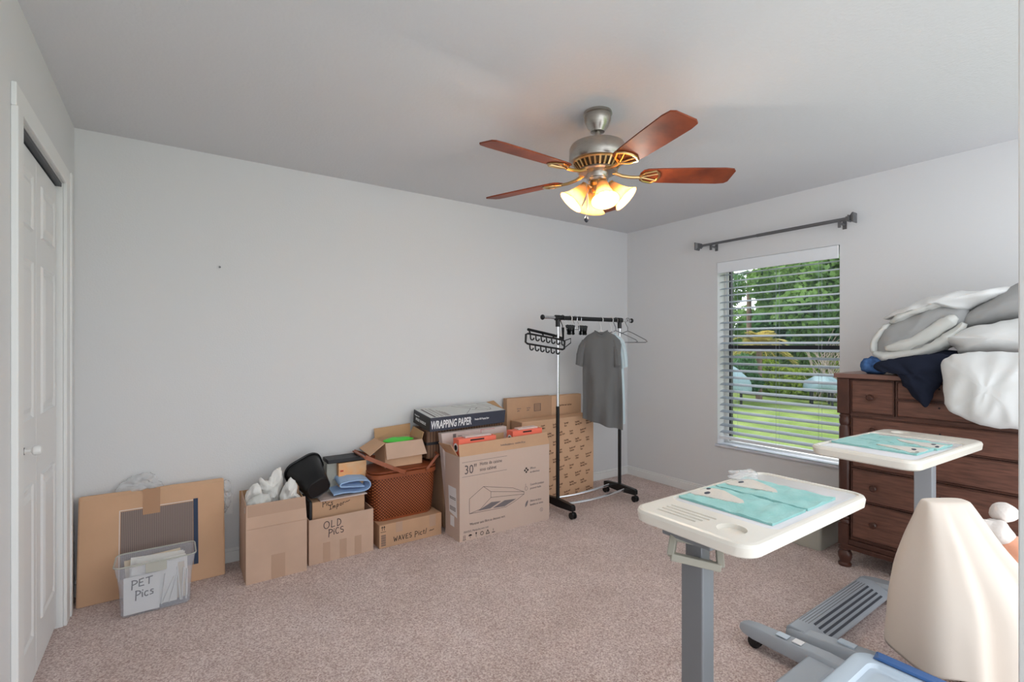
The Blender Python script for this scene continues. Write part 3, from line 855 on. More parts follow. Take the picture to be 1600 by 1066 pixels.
# 4 OLD PICS carton
ob = thing('carton', (0.865, 3.18, 0), 'low open carton with handwritten OLD PICS on its front', 'cardboard box')
open_box(ob, 0.670, 1.058, 3.05, 3.325, 0, 0.268, 'card')
f4 = frame((0.670, 3.05, 0), *FRONT)
handwrite('OLD', 0.042, 'ink2', ob, f4 @ Matrix.Translation((0.085, 0.20, 0)), 0.0045, 0.1, 0.05, 0.95)
handwrite('PiCS', 0.036, 'ink2', ob, f4 @ Matrix.Translation((0.112, 0.155, 0)), 0.0045, 0.08, 0.05, 0.95)
for u in (0.08, 0.178, 0.27):
    face_patch(f4, u, u + 0.042, 0.0, 0.118, 'tape_p', ob, 'packing_tape')

# 5 Pics carton inside it
qb = thing('carton', (0.862, 3.2, 0.005), 'small carton marked Pics standing inside the low carton', 'cardboard box')
shut_box(qb, 0.70, 1.018, 3.10, 3.32, 0.0045, 0.355, 'card_br')
MB().box(0.745, 1.03, 3.085, 3.31, 0.3555, 0.362).build('lid_flap', 'card_pale', qb, bevel=0.002)
MB().box(0.686, 0.699, 3.104, 3.31, 0.10, 0.36).build('side_sleeve', 'slate_d', qb)
f5 = frame((0.70, 3.10, 0), *FRONT)
handwrite('Pics', 0.030, 'ink', qb, f5 @ Matrix.Translation((0.06, 0.325, 0)), 0.0035, 0.1, -0.05, 0.8)
handwrite('Impor~', 0.026, 'ink', qb, f5 @ Matrix.Translation((0.10, 0.295, 0)), 0.0035, 0.1, 0.2, 1.0)

# 6 wastebasket lying on top
A = Vector((0.73, 3.07, 0.447)); B = Vector((0.688, 3.262, 0.525))
ax = (B - A).normalized(); sx_ = ax.cross(Vector((0, 0, 1))).normalized()
sx_ = (Matrix.Rotation(R(-28), 3, ax) @ sx_); sy_ = ax.cross(sx_)
L = (B - A).length
def wr(u, a, b): return [A + ax * (u * L) + sx_ * p[0] + sy_ * p[1] for p in rrect(-a, a, -b, b, min(a, b) * 0.72, 6)]
wb = thing('wastebasket', (0.72, 3.15, 0.363), 'black plastic wastebasket lying on its side on the small carton', 'wastebasket')
outs = [wr(0.0, 0.066, 0.062), wr(0.03, 0.071, 0.066), wr(0.5, 0.088, 0.078), wr(0.97, 0.108, 0.09)]
inns = [wr(0.97, 0.104, 0.087), wr(0.5, 0.084, 0.075), wr(0.06, 0.067, 0.062)]
MB().loft(outs + inns).build('basket_body', 'blackp', wb, smooth=True)
MB().tube(wr(0.98, 0.112, 0.094), 0.0065, 8, closed=True).build('rim', 'blackp', wb, smooth=True)
MB().tube(wr(0.0, 0.062, 0.058), 0.004, 6, closed=True).build('foot_ring', 'blackp', wb, smooth=True)

# 7 folded blue cloth, as a rolled fold
n = 60
path = []
for i in range(n + 1):
    u = i / n
    if u < 0.3: path.append((-0.108 + 0.2 * u / 0.3, 0.012 + 0.004 * math.sin(u * 20)))
    elif u < 0.45: a = -90 + 180 * (u - 0.3) / 0.15; path.append((0.092 + 0.034 * math.cos(R(a)), 0.046 + 0.034 * math.sin(R(a))))
    elif u < 0.7: path.append((0.092 - 0.15 * (u - 0.45) / 0.25, 0.080 + 0.008 * math.sin((u - 0.45) * 12)))
    elif u < 0.8: a = 90 + 180 * (u - 0.7) / 0.1; path.append((-0.058 + 0.014 * math.cos(R(a)), 0.067 + 0.014 * math.sin(R(a))))
    else: path.append((-0.058 + 0.14 * (u - 0.8) / 0.2, 0.053 - 0.016 * (u - 0.8) / 0.2))
rows = []
for j in range(9):
    v = j / 8
    rows.append([Vector((0.935 + p[0] * (1 - 0.06 * v), 3.10 + 0.17 * v, 0.3635 + p[1] * (1 + 0.1 * v) + 0.012 * v + 0.004 * noise.noise(Vector((p[0] * 30, v * 4, 1))))) for p in path])
rows_b = [[q - Vector((0, 0, 0.0)) for q in r] for r in rows]
mb = MB()
N_ = n + 1
th_ = 0.006
def offs(r):
    out = []
    for i, p in enumerate(r):
        d = r[min(i + 1, n)] - r[max(i - 1, 0)]; nn = Vector((-d.z, 0, d.x)).normalized(); out.append(p + nn * th_)
    return out
loops = [r + offs(r)[::-1] for r in rows]
mb.loft(loops)
tag(mb.build('folded_cloth', 'bluec', None, smooth=True), 'folded light blue cloth on the small carton beside the wastebasket', 'cloth')

# 8 small orange carton with dark lid behind
sb = thing('small_carton', (0.96, 3.27, 0.3625), 'small orange fronted carton with a dark lid behind the blue cloth', 'cardboard box')
MB().box(0.885, 1.065, 3.205, 3.32, 0.3625, 0.545).build('body', 'peachbox', sb, bevel=0.002)
MB().box(0.82, 0.884, 3.24, 3.33, 0.3625, 0.55).build('clear_sleeve', 'bincl2', sb, bevel=0.003)
MB().box(0.818, 1.068, 3.202, 3.335, 0.551, 0.575).build('lid', 'slate_d', sb, bevel=0.003)
MB().box(0.895, 0.915, 3.2042, 3.2049, 0.49, 0.5).build('red_mark', mat('red_print', (204, 66, 50), 0.6), sb)

# 9 WAVES carton and picnic basket on it
vb = thing('carton', (1.32, 3.18, 0), 'low brown carton with scrawled marker under the wicker basket', 'cardboard box')
shut_box(vb, 1.095, 1.535, 3.04, 3.33, 0, 0.150, 'card_br')
f9 = frame((1.095, 3.04, 0), *FRONT)
handwrite('WAVES Pict/ ~', 0.030, 'ink', vb, f9 @ Matrix.Translation((0.095, 0.028, 0)), 0.004, 0.1, 0.02, 0.98)
mk = MB()
for u in (0.018, 0.032):
    ribbon(mk, [(u, 0.115), (u, 0.14)], 0.003, f9); ribbon(mk, [(u - 0.005, 0.132), (u, 0.141), (u + 0.005, 0.132)], 0.003, f9)
ribbon(mk, [(0.008, 0.105), (0.042, 0.105)], 0.003, f9)
mk.build('arrow_mark', 'ink', vb)
mk = MB()
for i in range(9): ribbon(mk, [(0.012, 0.018 + i * 0.008), (0.04, 0.018 + i * 0.008)], 0.0035 if i % 2 else 0.005, f9)
mk.build('barcode', 'ink2', vb)
face_patch(f9, 0.11, 0.155, 0.085, 0.15, 'tape_p', vb, 'packing_tape')
face_patch(f9, 0.35, 0.395, 0.07, 0.15, 'tape_p', vb, 'packing_tape')

pk = thing('picnic_basket', (1.30, 3.2, 0.1505), 'brown wicker picnic basket with swing handles standing on the low carton', 'basket')
def bk(z, gx, gy): return [(p[0], p[1], z) for p in rrect(1.085 - gx, 1.512 + gx, 3.10 - gy, 3.335 + gy * 0.3, 0.075, 6)]
MB().loft([bk(0.153, -0.01, -0.006), bk(0.16, 0, 0), bk(0.30, 0.012, 0.01), bk(0.435, 0.018, 0.014)]).build('woven_body', 'wicker', pk, smooth=True)
MB().loft([bk(0.151, -0.006, -0.002), bk(0.165, -0.003, 0.002), bk(0.166, -0.008, -0.004)]).build('bottom_band', 'handlew', pk, smooth=True)
MB().loft([bk(0.43, 0.018, 0.014), bk(0.432, 0.025, 0.02), bk(0.458, 0.025, 0.02), bk(0.46, 0.02, 0.016)]).build('rim_band', 'handlew', pk, smooth=True)
MB().loft([bk(0.4605, 0.016, 0.012), bk(0.468, 0.024, 0.02), bk(0.478, 0.024, 0.02), bk(0.484, 0.01, 0.006), bk(0.49, -0.05, -0.04)]).build('lid', 'lidwood', pk, smooth=True)
for yy in (3.078,):
    # left handle leaning left, right handle leaning right
    pts = [(1.29, yy, 0.452), (1.20, yy - 0.006, 0.497), (1.085, yy, 0.556), (1.02, yy + 0.015, 0.59)]
    hb = MB()
    for a, b in zip(pts[:-1], pts[1:]): hb.bar(a, b, 0.026, 0.007, (0, -1, 0.3))
    hb.bar((1.02, yy + 0.005, 0.588), (1.02, 3.33, 0.588), 0.02, 0.008)
    hb.bar((1.02, 3.325, 0.588), (1.29, 3.33, 0.475), 0.02, 0.007, (0, 1, 0.3))
    hb.build('handle', 'handlew', pk)
    hb = MB()
    hb.bar((1.44, yy, 0.452), (1.525, yy - 0.002, 0.545), 0.016, 0.006, (0, -1, 0.3))
    hb.bar((1.525, yy - 0.006, 0.545), (1.535, yy + 0.06, 0.55), 0.014, 0.006)
    hb.build('handle', 'handlew', pk)
    MB().sphere((1.29, yy - 0.006, 0.452), 0.008, 8, 6).build('pivot_peg', 'handlew', pk, smooth=True)
    MB().sphere((1.44, yy - 0.006, 0.452), 0.008, 8, 6).build('pivot_peg', 'handlew', pk, smooth=True)

# 10 small open carton on the basket lid
oc = thing('open_carton', (1.30, 3.23, 0.491), 'small open carton with raised flaps on the wicker basket lid', 'cardboard box')
open_box(oc, 1.165, 1.43, 3.13, 3.335, 0.4905, 0.655, 'card_tan')
MB().quadslab([(1.165, 3.13, 0.655), (1.43, 3.13, 0.655), (1.445, 3.085, 0.56), (1.16, 3.085, 0.555)], (0, -1, 0.4), 0.004).build('front_flap', 'card', oc)
MB().quadslab([(1.165, 3.13, 0.655), (1.165, 3.335, 0.655), (1.06, 3.335, 0.60), (1.06, 3.12, 0.585)], (-0.3, 0, 1), 0.004).build('side_flap', 'card_tan', oc)
MB().quadslab([(1.165, 3.335, 0.655), (1.43, 3.335, 0.655), (1.44, 3.36, 0.735), (1.17, 3.36, 0.72)], (0, -1, 0.2), 0.004).build('back_flap', 'card_in', oc)
MB().quadslab([(1.43, 3.13, 0.655), (1.43, 3.335, 0.655), (1.455, 3.33, 0.715), (1.45, 3.14, 0.70)], (-1, 0, 0.2), 0.004).build('side_flap', 'card_in', oc)
gm = inflate([(0, 0), (0.06, 0.03), (0.14, 0.035), (0.2, 0.02), (0.21, -0.02), (0.1, -0.05), (0.01, -0.03)], 0.035, (1.185, 3.22, 0.655), (1, 0, -0.02), (0, 0.9, 0.1), 5, 0.004, 18, 3.0)
tag(gm.build('green_folder', 'green', None, smooth=True), 'bright green plastic item inside the small open carton', 'toy')

# 11 stacked cartons behind and the wrapping paper box
st = thing('carton', (1.88, 3.22, 0), 'plain brown carton on the floor hidden behind the range hood box', 'cardboard box')
shut_box(st, 1.60, 2.17, 3.14, 3.36, 0, 0.505, 'card_br')
st2 = thing('carton', (1.82, 3.25, 0.506), 'dark brown carton with banding directly under the wrapping paper box', 'cardboard box')
shut_box(st2, 1.475, 2.12, 3.15, 3.36, 0.506, 0.708, stripe_mat('banded_brown', (96, 70, 54), (140, 104, 80), 14, 'X', 0.6))
MB().box(1.474, 2.121, 3.1485, 3.3615, 0.60, 0.62).build('band', 'slate_d', st2)

wp = thing('wrapping_paper_box', (1.80, 3.2, 0.71), 'long slate and pale printed box lettered WRAPPING PAPER on the stacked cartons', 'box')
tm = Matrix.Rotation(R(8), 3, 'X') @ Matrix.Rotation(R(3), 3, 'Z')
WO = Vector((1.462, 3.072, 0.708))
def wq(x, y, z): return WO + tm @ Vector((x, y, z))
WL, WD, WH = 0.645, 0.255, 0.097
MB().loft([[wq(0, 0, 0), wq(0, WD, 0), wq(0, WD, WH), wq(0, 0, WH)], [wq(WL, 0, 0), wq(WL, WD, 0), wq(WL, WD, WH), wq(WL, 0, WH)]]).build('body', 'slate', wp, bevel=0.0015)
wf = frame(wq(0, 0, 0), tm @ Vector((1, 0, 0)), tm @ Vector((0, 0, 1)))
wt = frame(wq(0, 0, WH), tm @ Vector((1, 0, 0)), tm @ Vector((0, 1, 0)))
wl = frame(wq(0, WD, 0), tm @ Vector((0, -1, 0)), tm @ Vector((0, 0, 1)))
face_patch(wt, 0.004, WL - 0.002, 0.006, WD - 0.002, 'wrap_top', wp, 'top_print', 0.0006)
face_patch(wl, 0.004, WD - 0.004, 0.004, WH - 0.004, 'slate_d', wp, 'end_print', 0.0006)
wf_l = wf.copy()
text('WRAPPING PAPER', 0.078, 'white', wp, wf @ Matrix.Translation((0.006, 0.02, 0.0002)), 'lettering', 0.52, 0.0022)
text('Premium Gift Wrapping Paper', 0.02, 'white', wp, wf @ Matrix.Translation((0.365, 0.046, 0.0002)), 'lettering', 0.52, 0.0004)
text('FREE INSIDE', 0.026, 'white', wp, wl @ Matrix.Translation((0.04, 0.03, 0.0008)), 'lettering', 1.1, 0.0005)
text('Wrapping Paper', 0.014, 'white', wp, wl @ Matrix.Translation((0.02, 0.062, 0.0008)), 'lettering', 0.8)
tl = MB()
wt2 = wt @ Matrix.Translation((0, 0, 0.0006))
for u, w_ in ((0.045, 0.016), (0.075, 0.004), (0.10, 0.003), (0.112, 0.003)):
    ribbon(tl, [(u, 0.02), (u, WD - 0.03)], w_, wt2)
for u in (0.135, 0.148, 0.158, 0.168): ribbon(tl, [(u, 0.02), (u, WD - 0.07 - (u - 0.13) * 2)], 0.004, wt2)
ribbon(tl, [(0.30, 0.012), (0.41, 0.13), (0.30, 0.235)], 0.003, wt2)
ribbon(tl, [(0.36, 0.235), (0.43, 0.17), (0.52, 0.09), (0.55, 0.06), (0.50, 0.05), (0.44, 0.08), (0.40, 0.1)], 0.003, wt2)
ribbon(tl, [(0.46, 0.2), (0.50, 0.17), (0.56, 0.15), (0.575, 0.11), (0.55, 0.06)], 0.003, wt2)
ribbon(tl, [(0.43, 0.17), (0.47, 0.13), (0.44, 0.11)], 0.005, wt2)
ribbon(tl, [(0.53, 0.235), (0.63, 0.14)], 0.003, wt2)
tl.build('line_print', 'inkp', wp)
MB().quadslab([wq(WL, 0.03, WH), wq(WL, WD, WH), wq(WL + 0.055, WD - 0.02, WH + 0.012)], tm @ Vector((0, 0, 1)), 0.003).build('end_flap', 'card_in', wp)

# 12 pale flat carton behind the hood box
pl_ = thing('flat_carton', (1.83, 3.08, 0), 'pale pinkish flat carton standing just behind the range hood box', 'cardboard box')
MB().loft([[(x + dx, y, z) for x, y in ((1.582, 3.052), (2.13, 3.052), (2.13, 3.105), (1.582, 3.105))] for z, dx in ((0.0, 0.03), (0.692, -0.042))]).build('body', 'card_pale', pl_, bevel=0.003)
MB().box(1.86, 1.863, 3.0512, 3.0519, 0.60, 0.69).box(1.86, 1.98, 3.0512, 3.0519, 0.685, 0.688).build('red_line', mat('pink_print', (206, 110, 120), 0.7), pl_)
MB().box(1.63, 1.655, 3.0512, 3.0519, 0.655, 0.68).box(1.67, 1.76, 3.0512, 3.0519, 0.66, 0.664).build('printed_mark', 'inkp', pl_)

# 13 range hood carton
hb_ = thing('range_hood_carton', (1.95, 2.94, 0), 'big open range hood carton printed 30 inch with a line drawing', 'cardboard box')
x0, x1, y0, y1, zt = 1.567, 2.332, 2.84, 3.045, 0.565
open_box(hb_, x0, x1, y0, y1, 0, zt, 'card_hood', 0.005)
MB().quadslab([(x0, y0, zt), (x1, y0, zt), (x1 - 0.006, y0 + 0.02, 0.65), (x0 + 0.004, y0 + 0.02, 0.642)], (0, 1, 0), 0.005).build('front_flap', 'card_br', hb_)
MB().quadslab([(x0, y0 + 0.03, zt), (x0, y1, zt), (x0 - 0.055, y1, 0.635), (x0 - 0.04, y0 + 0.05, 0.64)], (1, 0, 0.3), 0.005).build('side_flap', 'card_br', hb_)
MB().quadslab([(x1, y0 + 0.03, zt), (x1, y1, zt), (x1 + 0.01, y1, 0.635), (x1 + 0.01, y0 + 0.05, 0.635)], (-1, 0, 0.1), 0.005).build('side_flap', 'card_br', hb_)
MB().box(1.9, 2.02, 2.99, 2.995, 0.5, 0.66).build('inner_flap', 'card_in', hb_)
fh = frame((x0, y0, 0), *FRONT)
text('30"', 0.085, 'ink2', hb_, fh @ Matrix.Translation((0.035, 0.445, 0)), 'lettering', 0.85)
text('Hotte de cuisine', 0.034, 'ink2', hb_, fh @ Matrix.Translation((0.155, 0.488, 0)), 'lettering', 0.8)
text('sous cabinet', 0.034, 'ink2', hb_, fh @ Matrix.Translation((0.155, 0.45, 0)), 'lettering', 0.8)
ln = MB()
ribbon(ln, [(0.02, 0.525), (0.38, 0.525)], 0.0022, fh); ribbon(ln, [(0.02, 0.428), (0.38, 0.428)], 0.0022, fh)
ln.build('ruled_line', 'inkp', hb_)
hd = MB()
for pl2 in ([(0.075, 0.175), (0.075, 0.275), (0.185, 0.34), (0.245, 0.295), (0.245, 0.255), (0.16, 0.19), (0.075, 0.175)],
            [(0.185, 0.34), (0.43, 0.29), (0.53, 0.245), (0.53, 0.228), (0.245, 0.255)], [(0.245, 0.295), (0.53, 0.245)],
            [(0.53, 0.228), (0.46, 0.195), (0.37, 0.165), (0.075, 0.175)]):
    ribbon(hd, pl2, 0.0025, fh)
hd.build('hood_drawing', 'ink2', hb_)
for q in ([(0.14, 0.182), (0.24, 0.18), (0.33, 0.215), (0.25, 0.222)], [(0.26, 0.178), (0.36, 0.172), (0.46, 0.207), (0.36, 0.214)]):
    MB().quadslab([fh @ Vector((u, v, 0.0001)) for u, v in q], (0, -1, 0), 0.0006).build('filter_print', 'inkp', hb_)
text('*Montrer sans filtre au dessous vert', 0.024, 'ink2', hb_, fh @ Matrix.Translation((0.075, 0.095, 0)), 'lettering', 0.82)
text('FRAGILE, Manipulez avec soin', 0.02, 'inkp', hb_, fh @ Matrix.Translation((0.03, 0.052, 0)), 'lettering', 0.8)
for i, (a, b) in enumerate((('Efficace', 'et silencieux'), ('Contr\u00f4le pratique', 'poussoir facile'), ('Filtres en tissu', 'lavables au savon'))):
    zz = 0.40 - i * 0.12
    text(a, 0.022, 'inkp', hb_, fh @ Matrix.Translation((0.585, zz, 0)), 'lettering', 0.8)
    text(b, 0.022, 'inkp', hb_, fh @ Matrix.Translation((0.585, zz - 0.027, 0)), 'lettering', 0.8)
ic = MB()
for du, dv in ((0, 0.013), (0, -0.013), (0.013, 0), (-0.013, 0)):
    ic.quadslab([fh @ Vector((0.55 + du + a, 0.398 + dv + b, 0.0001)) for a, b in ((-0.009, 0), (0, -0.009), (0.009, 0), (0, 0.009))], (0, -1, 0), 0.0007)
ic.build('fan_icon', 'ink', hb_)
ic = MB(); ribbon(ic, arc(0.55, 0.265, 0.011, 0.015, 0, 360, 10), 0.002, fh); ribbon(ic, [(0.545, 0.28), (0.545, 0.30)], 0.002, fh); ic.build('hand_icon', 'inkp', hb_)
ic = MB(); ic.quadslab([fh @ Vector((u, v, 0.0001)) for u, v in ((0.54, 0.13), (0.556, 0.14), (0.566, 0.165), (0.566, 0.178), (0.55, 0.168), (0.541, 0.15))], (0, -1, 0), 0.0007); ic.build('leaf_icon', 'inkp', hb_)
ic = MB(); ribbon(ic, arc(0.69, 0.085, 0.013, 0.013, 0, 360, 12), 0.002, fh); ribbon(ic, [(0.69, 0.078), (0.69, 0.092)], 0.003, fh); ic.build('circle_mark', 'inkp', hb_)
ic = MB()
for i in range(6):
    u = 0.035 + i * 0.046
    if i == 0: ribbon(ic, [(u - 0.006, 0.012), (u - 0.006, 0.038)], 0.003, fh); ribbon(ic, [(u + 0.006, 0.012), (u + 0.006, 0.038)], 0.003, fh); ribbon(ic, [(u - 0.012, 0.008), (u + 0.012, 0.008)], 0.003, fh)
    elif i == 1: ic.quadslab([fh @ Vector((u + p[0], 0.026 + p[1], 0.0001)) for p in arc(0, 0, 0.014, 0.011, 0, 180, 8)], (0, -1, 0), 0.0007); ribbon(ic, [(u, 0.026), (u, 0.01)], 0.002, fh)
    elif i == 2: ic.quadslab([fh @ Vector((u + p[0], 0.026 + p[1], 0.0001)) for p in ((-0.007, 0.014), (-0.002, 0), (0.002, 0), (0.007, 0.014))], (0, -1, 0), 0.0007); ribbon(ic, [(u, 0.026), (u, 0.01)], 0.0025, fh)
    elif i == 3: ribbon(ic, arc(u, 0.024, 0.012, 0.012, 0, 360, 8), 0.004, fh)
    elif i == 4: ribbon(ic, [(u - 0.013, 0.012), (u, 0.038), (u + 0.013, 0.012), (u - 0.013, 0.012)], 0.0045, fh)
    else: ribbon(ic, [(u - 0.01, 0.012), (u + 0.012, 0.012)], 0.005, fh); ribbon(ic, [(u, 0.022), (u, 0.036)], 0.003, fh)
ic.build('handling_icons', 'ink', hb_)
fs_ = frame((x0, y1, 0), (0, -1, 0), (0, 0, 1))
MB().quadslab([fs_ @ Vector((u, v, 0.0001)) for u, v in ((0.06, 0.17), (0.17, 0.15), (0.155, 0.345), (0.045, 0.345))], (-1, 0, 0), 0.0008).build('shipping_label', 'white', hb_)
face_patch(fs_, 0.075, 0.13, 0.08, 0.15, 'white', hb_, 'small_label')
ic = MB()
for v in (0.19, 0.2, 0.21, 0.265, 0.275): ribbon(ic, [(0.07, v), (0.15, v)], 0.005, fs_ @ Matrix.Translation((0, 0, 0.0009)))
ic.build('barcode', 'inkp', hb_)
fo = frame((x0 + 0.002, y0 + 0.003, 0.573), (1, 0, 0), (0, 0.24, 1))
text('hottedecuisine.ca   modele 30 po', 0.02, 'inkp', hb_, fo @ Matrix.Translation((0.33, 0.025, 0.001)), 'lettering', 0.8)

# 14 two coral cartons inside it
for i, (a0, a1, zt2, lab) in enumerate(((1.585, 1.885, 0.672, 'longer coral carton with a hand slot at the left inside the range hood carton'),
                                       (2.03, 2.30, 0.682, 'shorter coral carton with a hand slot at the right inside the range hood carton'))):
    cb = thing('coral_carton', ((a0 + a1) / 2, 2.92, 0.006), lab, 'cardboard box')
    MB().box(a0, a1, 2.885, 2.965, 0.0065, zt2).build('body', 'orange', cb, bevel=0.003)
    MB().box(a0 + 0.09, a1 - 0.1, 2.8835, 2.8848, zt2 - 0.018, zt2 - 0.008).build('hand_slot', 'ink', cb)
    MB().box(a0 + 0.06, a1 - 0.03, 2.90, 2.955, zt2 + 0.0005, zt2 + 0.012).build('top_tab', 'card_pale', cb, bevel=0.002)
    MB().lathe([(0.03, 0), (0.03, 0.0008)], (a0 - 0.0001, 2.925, zt2 - 0.06), Matrix(((0, 0, -1), (0, 1, 0), (1, 0, 0))), 16).build('round_mark', 'white', cb)
    MB().lathe([(0.018, 0), (0.018, 0.0008)], (a0 - 0.001, 2.925, zt2 - 0.06), Matrix(((0, 0, -1), (0, 1, 0), (1, 0, 0))), 16).build('round_mark', 'ink', cb)

# 15 lettered carton by the clothes rack
lb = thing('printed_carton', (2.68, 3.2, 0), 'tall tan carton covered in small printed words behind the clothes rack', 'cardboard box')
shut_box(lb, 2.29, 3.078, 3.13, 3.285, 0, 0.69, 'card_tan')
f15 = frame((2.29, 3.13, 0), *FRONT)
random.seed(11)
words_ = (('Packing', 'Moving Box'), ('Handle', 'With Care'), ('Home', 'Office'), ('Books and', 'Kitchen'), ('Storage', 'Box'))
for r in range(9):
    for c in range(6):
        u = 0.07 + c * 0.125 + (0.06 if r % 2 else 0); v = 0.05 + r * 0.073
        if u > 0.70: continue
        a, b = words_[(r * 2 + c) % 5]
        sl = Matrix.Rotation(R(9), 4, 'Z')
        text(a + '\n' + b, 0.022, 'inkbrown', lb, f15 @ Matrix.Translation((u, v, 0)) @ sl, 'lettering', 0.72, 0.0003)

# 16 plain flat carton against the wall above it
ub = thing('flat_carton', (2.67, 3.335, 0), 'tall plain flat carton with a small label against the wall behind the printed carton', 'cardboard box')
MB().box(2.262, 2.735, 3.30, 3.355, 0, 0.865).build('panel', 'card_br', ub, bevel=0.003)
MB().box(2.737, 3.09, 3.302, 3.355, 0, 0.86).build('panel', 'card_tan', ub, bevel=0.003)
f16 = frame((2.262, 3.30, 0), *FRONT)
lg = MB()
for i in range(5): ribbon(lg, [(0.29 + i * 0.014, 0.745), (0.29 + i * 0.014, 0.80)], 0.004, f16)
ribbon(lg, [(0.282, 0.742), (0.352, 0.742), (0.352, 0.804), (0.282, 0.804), (0.282, 0.742)], 0.003, f16)
lg.build('printed_label', 'ink2', ub)
f16b = frame((2.737, 3.302, 0), *FRONT)
text('Imprime sur carton', 0.022, 'inkbrown', ub, f16b @ Matrix.Translation((0.08, 0.765, 0)), 'lettering', 0.9, 0.0004)
for u in (0.10, 0.2):
    text('carton\n plat', 0.018, 'inkp', ub, f16 @ Matrix.Translation((u, 0.77, 0)), 'lettering', 0.9)


# ------------------------------------------------------------------ clothes rack
RX0, RX1, RY, RZ = 2.472, 3.168, 2.905, 1.52
rk = thing('clothes_rack', (2.82, RY, 0), 'black and chrome rolling clothes rack in the corner', 'clothes rack')
for x in (RX0, RX1):
    MB().tube([(x, RY, 0.07), (x, RY, 0.83)], 0.0145, 12).build('lower_post', 'blackm', rk, smooth=True)
    MB().tube([(x, RY, 0.82), (x, RY, RZ - 0.02)], 0.0115, 12).build('upper_post', 'chrome', rk, smooth=True)
    MB().lathe([(0.018, RZ - 0.07), (0.018, RZ - 0.015), (0.012, RZ - 0.012)], (x, RY, 0), None, 12).build('post_collar', 'blackp', rk, smooth=True)
    MB().tube([(x - 0.024, RY, RZ), (x + 0.024, RY, RZ)], 0.022, 12).build('bar_clamp', 'blackp', rk, smooth=True)
    ft = MB()
    prof = [(RY - 0.185, 0.062, 0.095), (RY - 0.17, 0.058, 0.105), (RY, 0.05, 0.115), (RY + 0.15, 0.058, 0.105), (RY + 0.172, 0.062, 0.1)]
    ft.loft([[(x - 0.019, y, z0), (x + 0.019, y, z0), (x + 0.019, y, z1), (x - 0.019, y, z1)] for y, z0, z1 in prof])
    ft.build('foot_beam', 'blackp', rk, bevel=0.005)
    for y in (RY - 0.172, RY + 0.158):
        MB().tube([(x, y, 0.066), (x, y, 0.045)], 0.006, 8).build('caster_stem', 'blackp', rk)
        cw = MB()
        for dx in (-0.013, 0.013):
            cw.tube([(x + dx - 0.006, y, 0.026), (x + dx + 0.006, y, 0.026)], 0.0255, 16)
        cw.tube([(x - 0.012, y, 0.032), (x + 0.012, y, 0.032)], 0.017, 12)
        cw.build('caster', 'blackp', rk, smooth=True)
MB().tube([(RX0 + 0.02, RY, RZ), (RX1 - 0.02, RY, RZ)], 0.017, 14).build('hanging_bar', 'blackm', rk, smooth=True)
for a, b in ((2.325, RX0), (RX1, 3.31)):
    MB().tube([(a, RY, RZ), (b, RY, RZ)], 0.012, 12).build('extension_bar', 'chrome', rk, smooth=True)
for x in (2.32, 3.318):
    MB().sphere((x, RY, RZ), 0.021, 12, 8, (0.8, 1, 1)).build('end_knob', 'blackp', rk, smooth=True)
for y in (RY - 0.075, RY + 0.1):
    pts = []
    for i in range(9):
        u = i / 8; pts.append((RX0 + (RX1 - RX0) * u, y, 0.085 - 0.018 * math.sin(PI * u)))
    MB().tube(pts, 0.0115, 8).build('stretcher_rod', 'chrome' , rk, smooth=True)

def hook(mb, x, y0=RY, top=RZ, r=0.0035, rad=0.024, drop=0.09):
    pts = [(x, y0 - rad * 0.9, top - 0.02)]
    for i in range(9):
        a = R(200 - 200 * i / 8)
        pts.append((x, y0 + rad * math.cos(a), top + rad * 0.9 * math.sin(a)))
    pts += [(x, y0 + rad, top - 0.02), (x, y0 + rad * 0.4, top - 0.045), (x, y0, top - 0.06), (x, y0, top - drop)]
    mb.tube(pts, r, 6)

def hanger(name, x, yaw, m, label, half=0.2, drop=0.09, h=0.10, r=0.004, group=None):
    t = thing(name, (x, RY, RZ - 0.2), label, 'hanger', group)
    mb = MB(); hook(mb, x, drop=drop)
    mb.build('hook', m, t, smooth=True)
    c, s = math.cos(yaw), math.sin(yaw); zt = RZ - drop
    pts = [(x, RY, zt), (x + c * half * 0.25, RY + s * half * 0.25, zt - 0.018), (x + c * half * 0.92, RY + s * half * 0.92, zt - h * 0.78), (x + c * half, RY + s * half, zt - h * 0.93),
           (x + c * half * 0.9, RY + s * half * 0.9, zt - h), (x - c * half * 0.9, RY - s * half * 0.9, zt - h), (x - c * half, RY - s * half, zt - h * 0.93),
           (x - c * half * 0.92, RY - s * half * 0.92, zt - h * 0.78), (x - c * half * 0.25, RY - s * half * 0.25, zt - 0.018)]
    MB().tube(pts, r, 6, closed=True).build('hanger_frame', m, t, smooth=True)
    return t

YW = math.atan2(-0.72, 0.69)           # plane that faces the doorway
hanger('clothes_hanger', 2.945, YW, 'hangerw', 'white hanger inside the grey t-shirt', 0.135)
hanger('clothes_hanger', 3.12, YW + 0.25, 'hangerg', 'grey wire hanger nearest the right of the grey t-shirt', 0.19)
hanger('clothes_hanger', 3.065, YW, 'hangerw', 'white hanger holding the pale shirt behind the grey t-shirt', 0.11)
hanger('clothes_hanger', 3.27, YW + 0.45, 'hangerg', 'empty grey wire hanger at the right end of the rack', 0.19)
for i, (x, lab) in enumerate(((2.60, 'white plastic hook ring left of the clip hanger'), (2.70, 'thin wire hook at the middle left of the rack bar'))):
    mb = MB(); hook(mb, x, r=0.004 if i == 0 else 0.002, drop=0.10)
    tag(mb.build('hanger_hook', 'hangerw' if i == 0 else 'chrome', None, smooth=True), lab, 'hook')

